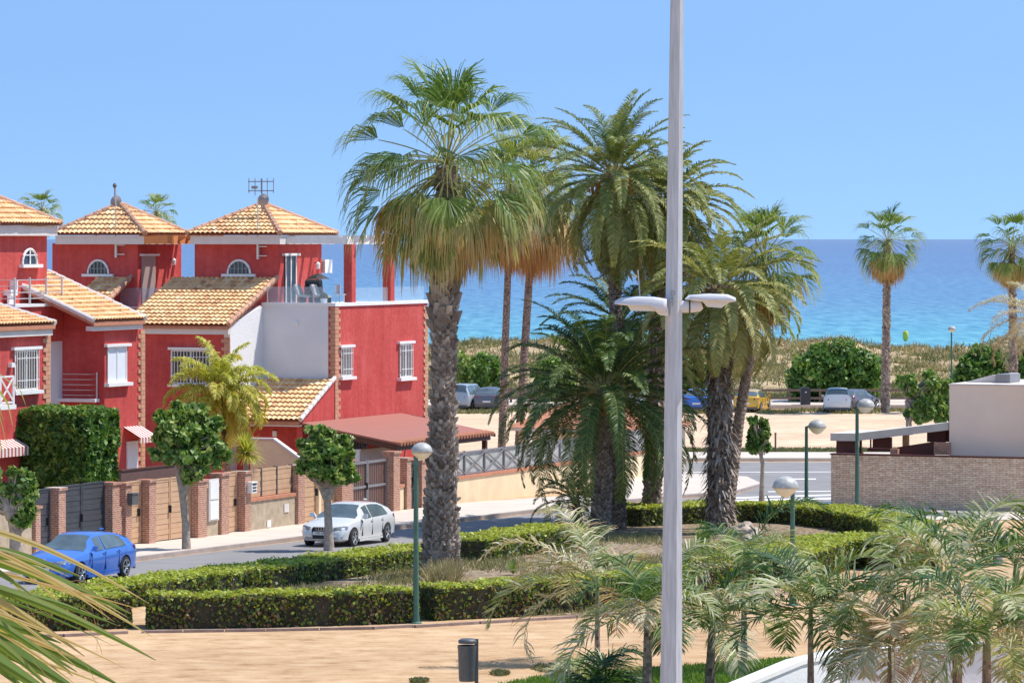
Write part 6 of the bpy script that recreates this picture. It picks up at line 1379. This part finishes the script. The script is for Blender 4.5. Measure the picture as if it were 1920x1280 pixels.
# --- clipped hedges of the garden ring
def hedge(label, L, hgt, wid, seed, dens=260, size=.085, closed=False, brown=0):
    rng = np.random.default_rng(seed); pts = [G(*q) for q in L]; o = pts[0].copy(); r = thing('hedge', label, 'hedge', o, 0, 'clipped hedges round the garden bed')
    # smooth the line
    P_ = [np.array(p) for p in pts]; sm = []
    for i in range(len(P_)-1):
        p0 = P_[max(0, i-1)]; p1 = P_[i]; p2 = P_[i+1]; p3 = P_[min(len(P_)-1, i+2)]
        for t in np.linspace(0, 1, 8, endpoint=False): sm.append(.5*((2*p1)+(-p0+p2)*t+(2*p0-5*p1+4*p2-p3)*t*t+(-p0+3*p1-3*p2+p3)*t**3))
    sm.append(P_[-1]); sm = np.array(sm)-np.array(o); core = MB(); V = []; nn = []
    for i, p in enumerate(sm):
        d = sm[min(i+1, len(sm)-1)]-sm[max(i-1, 0)]; d[2] = 0; d = nrmz(d); n = np.array([-d[1], d[0], 0]); nn.append(n); w_ = wid/2-.07
        V += [p-n*w_+[0, 0, -.1], p+n*w_+[0, 0, -.1], p+n*w_+[0, 0, hgt-.08], p-n*w_+[0, 0, hgt-.08]]
    F = [(4*i+k, 4*i+(k+1) % 4, 4*i+4+(k+1) % 4, 4*i+4+k) for i in range(len(sm)-1) for k in range(4)]+[(0, 3, 2, 1), (4*len(sm)-4, 4*len(sm)-3, 4*len(sm)-2, 4*len(sm)-1)]
    core.mesh(V, F).build('stems', 'hedgecore', r); nn = np.array(nn); seg = np.linalg.norm(np.diff(sm, axis=0), axis=1); cum = np.concatenate([[0], np.cumsum(seg)]); T = cum[-1]
    Q, H = [], []
    for side in (-1, 1, 0, 2):
        if side == 2: n = int(2*wid*hgt*dens); t = np.where(rng.uniform(0, 1, n) < .5, 0., T)
        else: n = int(T*(hgt if side else wid)*dens*(1.25 if side == 0 else 1)); t = rng.uniform(0, T, n)
        ctr = np.stack([np.interp(t, cum, sm[:, k]) for k in range(3)], 1); nv = nrmz(np.stack([np.interp(t, cum, nn[:, k]) for k in range(3)], 1)); tv = np.stack([nv[:, 1], -nv[:, 0], nv[:, 2]*0], 1)
        bmp = (.05*np.sin(t*2.1+seed)+.035*np.sin(t*7.3+1)*np.sin(t*.9))[:, None]
        if side in (-1, 1):
            z = rng.uniform(.02, hgt, n)[:, None]; p = ctr+nv*side*(wid/2+bmp+rng.normal(0, .035, (n, 1))-.03)+z*UP; nr = nv*side
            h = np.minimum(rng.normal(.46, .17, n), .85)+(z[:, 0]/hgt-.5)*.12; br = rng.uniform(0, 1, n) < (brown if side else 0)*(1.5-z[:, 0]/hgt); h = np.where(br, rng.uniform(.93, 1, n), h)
        elif side == 0:
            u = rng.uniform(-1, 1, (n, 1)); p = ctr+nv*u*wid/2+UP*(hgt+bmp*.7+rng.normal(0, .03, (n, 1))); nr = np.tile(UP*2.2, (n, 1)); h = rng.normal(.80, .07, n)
        else:
            u = rng.uniform(-1, 1, (n, 1)); z = rng.uniform(0, hgt, (n, 1)); sg = np.where(t < T/2, 1, -1)[:, None]*-1.; p = ctr+nv*u*wid/2+UP*z-tv*sg*0; nr = tv*sg; h = rng.normal(.4, .17, n)
        Q.append(leaves(p, nr, size, rng, .95, 1.4)); H.append(np.clip(h, 0, 1))
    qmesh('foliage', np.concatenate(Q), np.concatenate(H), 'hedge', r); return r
hedge('short hedge stub at the left behind the big palm leaves', [(-120, 1184), (60, 1180), (236, 1174)], .85, 1.15, 101, brown=.35)
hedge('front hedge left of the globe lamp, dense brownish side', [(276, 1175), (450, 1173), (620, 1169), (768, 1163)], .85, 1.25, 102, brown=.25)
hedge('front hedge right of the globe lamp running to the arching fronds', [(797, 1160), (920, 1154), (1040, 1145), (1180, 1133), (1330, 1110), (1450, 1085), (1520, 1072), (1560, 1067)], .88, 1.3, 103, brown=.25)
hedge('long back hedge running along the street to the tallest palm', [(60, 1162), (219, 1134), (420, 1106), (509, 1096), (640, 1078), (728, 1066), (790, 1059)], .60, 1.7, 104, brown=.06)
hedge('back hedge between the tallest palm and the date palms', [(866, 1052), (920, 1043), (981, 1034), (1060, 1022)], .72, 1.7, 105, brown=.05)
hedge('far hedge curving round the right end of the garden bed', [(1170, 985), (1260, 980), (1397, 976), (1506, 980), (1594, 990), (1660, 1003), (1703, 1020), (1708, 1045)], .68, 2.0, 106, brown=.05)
hedge('inner right hedge bulging towards the path', [(1696, 1068), (1650, 1060), (1590, 1054), (1530, 1066), (1470, 1085), (1400, 1100)], .85, 2.2, 107, brown=.15)
# --- bushes between the parking lot and the dunes
for i, (px, py, rx, rz, lab, hu) in enumerate([(1570, 700, 84, 55, 'large dark green rounded bush behind the white van', .42), (1850, 700, 62, 48, 'dark green bush between the two beach-side palms', .42), (1500, 712, 26, 34, 'pale green shrub left of the large bush', .62), (905, 700, 40, 36, 'rounded green shrub behind the dark grey car', .5), (1290, 705, 34, 40, 'green shrub behind the blue car', .5),
                                               (1040, 705, 38, 34, 'light green bush seen between the palms at left', .62), (1180, 710, 34, 30, 'green bush seen between the date palm trunks', .5), (1795, 730, 20, 22, 'small shrub in front of the distant lamp', .55), (1920, 690, 40, 50, 'green bush at the right edge beside the beach palm', .45), (860, 690, 22, 30, 'yellow-flowering shrub behind the silver off-roader', .85)]):
    Y = 276; b = Vector(((px-CX)/FPX*Y, Y, gz(Y))); s = Y/FPX; rng = np.random.default_rng(200+i); r = thing('bush', lab, 'bush', b, 0, 'bushes along the foot of the dunes'); c = np.array([0, 0, CH-(py-HY)*s-b.z]); B = [(c, (rx*s, rx*s*.7, rz*s))]
    for k in range(14):
        a = rng.uniform(0, 6.28); B.append((c+np.array([math.cos(a)*rx*s*.6, -abs(math.sin(a))*rx*s*.4, rng.uniform(-.5, .45)*rz*s]), (rx*s*rng.uniform(.2, .42), rx*s*.3, rz*s*rng.uniform(.25, .45))))
    B.append(((0, 0, c[2]*.4), (rx*s*.85, rx*s*.5, c[2]*.55)))
    Q, H = blob_leaves(rng, B, 85, .24, (hu, .2), rough=.2); qmesh('foliage', Q, H, 'leaf', r)
    t = MB(); [t.tube([(0, 0, -.2), (rng.normal(0, rx*s*.3), 0, c[2])], [.06, .03], 5) for _ in range(5)]; t.build('stems', 'bark', r)
def dune_scrub():
    rng = np.random.default_rng(300); sel = DV[(DV[:, 1] < 352) & (np.abs(DV[:, 0]) < 60)]; idx = rng.integers(0, len(sel), 42000); c = sel[idx]+rng.normal(0, .35, (42000, 3))*[1, 1, 0]
    den = np.sin(c[:, 0]*.35+1)*np.sin(c[:, 1]*.22+c[:, 0]*.1)+rng.normal(0, .5, len(c)); c = c[den > -.3]; n = len(c); k = 5
    c = np.repeat(c, k, 0); a = rng.uniform(0, 6.283, n*k); e = rng.uniform(.3, 1.5, n*k); l = rng.uniform(.2, .6, n*k)[:, None]; d = np.stack([np.cos(a)*np.cos(e), np.sin(a)*np.cos(e), np.sin(e)], 1); s = nrmz(np.cross(d, rng.normal(0, 1, (n*k, 3))))*.045
    c = c+rng.normal(0, .12, c.shape)*[1, 1, 0]; Q = np.stack([c-s, c+s, c+d*l+s*.25, c+d*l-s*.25], 1); H = np.clip(np.repeat(.5+.25*np.sin(c[::k, 0]*.6)*np.sin(c[::k, 1]*.3), k)+rng.normal(0, .2, n*k), 0, 1)
    o = qmesh('dune_scrub', Q, H, 'drygrass'); tag(o, 'dry olive and straw-coloured scrub covering the dunes', kind='stuff')
dune_scrub()
def patch_grass(name, poly, n, hgt, m, label, hue, seed, w=.02, k=3, clump=0):
    rng = np.random.default_rng(seed); pl = np.array([(v.x, v.y) for v in GP(poly)]); lo, hi = pl.min(0), pl.max(0); p = rng.uniform(lo, hi, (n*3, 2)); ins = np.zeros(len(p), bool); j = len(pl)-1
    for i in range(len(pl)):
        xi, yi = pl[i]; xj, yj = pl[j]; cnd = ((yi > p[:, 1]) != (yj > p[:, 1])) & (p[:, 0] < (xj-xi)*(p[:, 1]-yi)/(yj-yi+1e-12)+xi); ins ^= cnd; j = i
    p = p[ins][:n]
    if clump: q = np.sin(p[:, 0]*1.3+seed)*np.sin(p[:, 1]*.45)+rng.normal(0, .35, len(p)); p = p[q > clump]
    n = len(p); z = np.interp(p[:, 1], [g[0] for g in GK], [g[1] for g in GK]); c = np.repeat(np.stack([p[:, 0], p[:, 1], z], 1), k, 0); n *= k
    a = rng.uniform(0, 6.283, n); e = rng.uniform(.7, 1.5, n); l = hgt*rng.uniform(.5, 1.3, n)[:, None]; d = np.stack([np.cos(a)*np.cos(e), np.sin(a)*np.cos(e), np.sin(e)], 1); s = nrmz(np.cross(d, rng.normal(0, 1, (n, 3))))*w
    c += rng.normal(0, .05, c.shape)*[1, 1, 0]; Q = np.stack([c-s, c+s, c+d*l+s*.2, c+d*l-s*.2], 1); o = qmesh(name, Q, np.clip(rng.normal(hue, .2, n), 0, 1), m); tag(o, label, kind='stuff')
patch_grass('lawn_grass', [(915, 1290), (1000, 1272), (1100, 1261), (1300, 1249), (1490, 1235), (1600, 1300), (1600, 1420), (850, 1420)], 26000, .10, 'grass', 'short green lawn grass under the arching palms', .45, 301)
patch_grass('verge_grass', [(1100, 852), (1900, 852), (1900, 843), (1100, 843)], 9000, .16, 'drygrass', 'thin green-brown grass on the verge of the sandy lot', .25, 302, .03)
patch_grass('lot_edge_grass', [(700, 776), (2000, 776), (2000, 769), (700, 769)], 9000, .22, 'drygrass', 'low dry grass along the edge of the promenade', .35, 303, .04, clump=.1)
patch_grass('bed_weeds', [(300, 1150), (700, 1165), (1150, 1150), (1500, 1080), (1640, 1060), (1560, 1010), (1300, 1000), (1000, 1010), (860, 1030), (700, 1060), (420, 1100)], 24000, .18, 'drygrass', 'sparse dry weeds on the garden soil', .45, 304, .015, clump=.25)
patch_grass('palm_foot_weeds', [(800, 1100), (850, 1100), (860, 1085), (815, 1082)], 500, .6, 'drygrass', 'tall dry weeds round the foot of the tallest palm', .7, 305, .02)
patch_grass('promenade_grass', [(600, 751), (2200, 751), (2200, 744), (600, 744)], 14000, .28, 'drygrass', 'grass strip behind the timber rail fence', .2, 306, .05)
for i, (px, py, w_) in enumerate([(1038, 1253, .5), (938, 1263, .22), (786, 1277, .2)]):
    rng = np.random.default_rng(310+i); c0 = G(px, py); n = 500; a = rng.uniform(0, 6.28, n); rr = np.sqrt(rng.uniform(0, 1, n)); c = np.stack([np.cos(a)*rr*w_, np.sin(a)*rr*w_*2, np.zeros(n)], 1); d = nrmz(rng.normal(0, .6, (n, 3))+UP); s = nrmz(np.cross(d, rng.normal(0, 1, (n, 3))))*.02
    o = qmesh('weed_clump', np.stack([c-s, c+s, c+d*.09+s*.3, c+d*.09-s*.3], 1), rng.uniform(0, .6, n), 'drygrass'); o.location = c0; tag(o, ['widest flat weed clump on the sand near the lawn', 'small weed clump on the sand right of the waste bin', 'small weed clump on the sand left of the waste bin'][i], 'weeds', 'weed clumps on the sand')
# --- arching feather palms in the foreground
QG = 'arching feather palms in front of the garden'
def queen(label, px, pyh, Y, L, seed, nf=18, hue=.5, tr=.10, ll=.66, droop=1.6, elmin=-.2, nl=46, base_px=None, azs=None, elmax=1.25, dead=0):
    rng = np.random.default_rng(seed); bx = base_px or px; b = Vector(((bx-CX)/FPX*Y, Y, 0)); hub = rel(P(px, pyh, Y), b); r = thing('feather_palm', label, 'palm', b, 0, QG)
    trunkmesh([(0, 0, -.2), (hub[0]*.4, 0, hub[2]*.4), (hub[0], 0, hub[2]-.35)], [tr*1.3, tr, tr*.75], 'trunk', 'trunk', r, n=10, rng=rng, amp=.02)
    MB().tube([(hub[0], 0, hub[2]-.5), (hub[0], 0, hub[2]-.2), (hub[0], 0, hub[2]+.15)], [tr*.8, tr*.72, tr*.35], 9).build('leaf_sheath', 'sheath', r, smooth=True); fr = []
    nf = max(8, int(nf*.68))
    for k in range(nf):
        u = (k+.5)/nf; el = elmax-(elmax-elmin)*u**.8+rng.normal(0, .08); az = k*2.39996+rng.normal(0, .2) if azs is None else azs[k % len(azs)]+rng.normal(0, .15)
        fr.append(pinnate(hub, az, el, L*1.25*rng.uniform(.65, 1.15), droop*rng.uniform(.7, 1.15), rng, nl=int(nl*.95), ll=ll*rng.uniform(.85, 1.2), lw=.040, hue=min(.84, hue-.17+rng.normal(0, .2)+.18*u), hv=.12, lg=rng.uniform(.1, .55), plume=.07, tipdry=.25, start=.12, rw=.014, vee=.25, hr=.5))
    crownq(r, 'crown', 'queen', fr)
    if dead: crownq(r, 'dead_fronds', 'queen', [pinnate(hub+np.array([0, 0, -.2]), k*2.4+1, -.3, L*.8, 1.4, rng, nl=40, ll=ll*.8, lw=.014, hue=.95, hv=.05, lg=1.3, plume=.3) for k in range(dead)])
M['sheath'] = mat('leaf_sheath_green', (.20, .22, .10), .6, .25, 8)
queen('arching palm just left of the tall lamp pole, growing from the lawn', 1214, 1140, 88, 1.9, 401, nf=20, hue=.5, dead=1)
queen('arching palm just right of the tall lamp pole above the lawn', 1335, 1150, 89, 1.7, 402, nf=18, hue=.55, base_px=1330)
queen('dense green arching palm at the end of the white parapet', 1520, 1140, 82, 1.65, 403, nf=24, hue=.36, tr=.07)
queen('tall straggly arching palm left of the bench with a long drooping frond', 1795, 1085, 80, 2.3, 404, nf=17, hue=.46, azs=[2.6, 1.2, 3.4, .3, 2.0, -1.2, 4.4])
queen('grey-green arching palm near the right edge below the bench', 1850, 1185, 76, 1.7, 405, nf=20, hue=.55)
queen('upright dark-fronded palm in the right corner in front of the stone wall', 1905, 1060, 83, 2.1, 406, nf=18, hue=.34, elmin=.1, droop=1.4)
queen('leafy low palm at the bottom edge left of the lamp pole', 1110, 1285, 90, 1.2, 408, nf=14, hue=.25, tr=.06, elmin=.2)
queen('tall palm standing left of the lamp pole with browned curling fronds over the hedge', 1120, 1090, 96, 2.3, 409, nf=16, hue=.85, tr=.06, azs=[2.4, 1.9, 3.0, 1.2, 2.7])
queen('pale-fronded palm behind the one right of the lamp pole, reaching over the hedge', 1395, 1060, 95, 2.0, 410, nf=16, hue=.52, tr=.07)
queen('tall pale palm right of the hedge bend with upright frond', 1738, 1035, 93, 1.15, 411, nf=12, hue=.55, tr=.07, elmin=.0)
# --- fan leaf blades hanging into the lower left, close to the viewer
def near_leaf():
    rng = np.random.default_rng(500); Y = 15.0; b = Vector(((-420-CX)/FPX*Y, Y, 0)); r = thing('fan_palm', 'near fan palm whose long straw-edged leaf blades fill the lower left corner', 'palm', b, 0); s = Y/FPX
    loc = lambda px, py, dy=0.: rel(P(px, py, Y+dy), b)
    hubp = loc(-420, 1010); trunkmesh([(0, 0, -.2), (0, 0, hubp[2]*.5), (0, 0, hubp[2])], [.2, .16, .14], 'trunk', 'trunk', r, n=12, rng=rng)
    B = [(-160, 960, 280, 1126, 11, .80), (-160, 975, 240, 1152, 12, .72), (-160, 985, 215, 1160, 8, .85), (-150, 950, 140, 1152, 9, .82), (-160, 1000, 285, 1188, 14, .78), (-150, 960, 80, 1142, 7, .85), (-170, 1010, 245, 1145, 26, .30), (-170, 1035, 150, 1075, 24, .25),
         (-170, 1060, 292, 1232, 18, .36), (-170, 1090, 228, 1282, 30, .22), (-180, 1110, 170, 1305, 34, .2), (-180, 1140, 130, 1320, 30, .28), (-170, 1040, 275, 1140, 6, .9), (-160, 1075, 150, 1250, 8, .8), (-170, 1050, 190, 1130, 7, .86), (-170, 1120, 100, 1290, 20, .35), (-160, 1020, 130, 1075, 10, .7),
         (-160, 1100, 240, 1250, 7, .82), (-170, 1160, 60, 1300, 26, .2), (-170, 1000, 60, 1110, 16, .3), (-150, 1130, 115, 1200, 22, .25), (-150, 1000, 30, 1160, 8, .9)]
    for i in range(16):
        x0, y0 = -165, rng.uniform(1060, 1200); B.append((x0, y0, rng.uniform(40, 240), y0+rng.uniform(60, 190), rng.uniform(6, 20), rng.choice([.25, .32, .78, .84])))
    Q, H = [], []
    for i, (x0, y0, x1, y1, w_, hu) in enumerate(B):
        dy = rng.uniform(-.5, .5); n = 12; p0, p1 = loc(x0, y0, dy), loc(x1, y1, dy+rng.uniform(-.15, .15)); pr = None; sag = rng.uniform(.0, .05)
        for k in range(n+1):
            t = k/n; c = p0*(1-t)+p1*t; c[2] += sag*math.sin(math.pi*t)-.01*t**4; d = nrmz(p1-p0); sd = nrmz(np.cross(d, np.array([0, 1, .15]))); ww = w_*s*.5*(1-max(0, (t-.45)/.55)**1.5*.95)
            up = sd*ww; lo_ = -sd*ww; ri = np.array([0, -1, .3])*ww*.7
            if pr is not None:
                Q += [[pr[0], c+up, c+ri, pr[1]], [pr[1], c+ri, c+lo_, pr[2]]]; H += [hu+.03, max(0, hu-.04)]
                if w_ > 15: e = sd*.0016; Q += [[pr[0]-e, pr[0]+e, c+up+e, c+up-e]]; H += [.8]
            pr = (c+up, c+ri, c+lo_)
    for i in range(26):
        x, y = rng.uniform(-100, 160), rng.uniform(1080, 1260); p = loc(x, y, rng.uniform(-.4, .3)); d = nrmz(np.array([rng.normal(.5, .6), 0, rng.normal(-.4, .6)])); 
        for k in range(12):
            q = p+d*.016; d = nrmz(d+np.array([rng.normal(0, .18), rng.normal(0, .1), rng.normal(-.12, .16)])); w_ = np.array([.0007, 0, .0009]); Q.append([p-w_, p+w_, q+w_, q-w_]); H.append(.85); p = q
    qmesh('leaf_blades', np.array(Q), np.clip(H, 0, 1), 'fan', r)
    st = [hubp, loc(-170, 1000), ]; MB().tube([tuple(hubp), tuple(loc(-290, 1000)), tuple(loc(-165, 1020))], [.03, .022, .015], 8).build('leaf_stalk', 'sheath', r)
    fr = [fanfrond(hubp, az, .9, 1.0, .9, .6, rng, hue=.3) for az in (2.4, 3.2, 4.0, 1.5, 3.6)]; crownq(r, 'crown', 'fan', fr)
near_leaf()
queen('dry brownish palm in front of the parapet, between the green ones', 1668, 1205, 80, 1.35, 412, nf=20, hue=.82, tr=.05, droop=1.9)
queen('silvery palm against the right edge in front of the parapet', 1935, 1200, 79, 1.6, 413, nf=20, hue=.6, tr=.08)
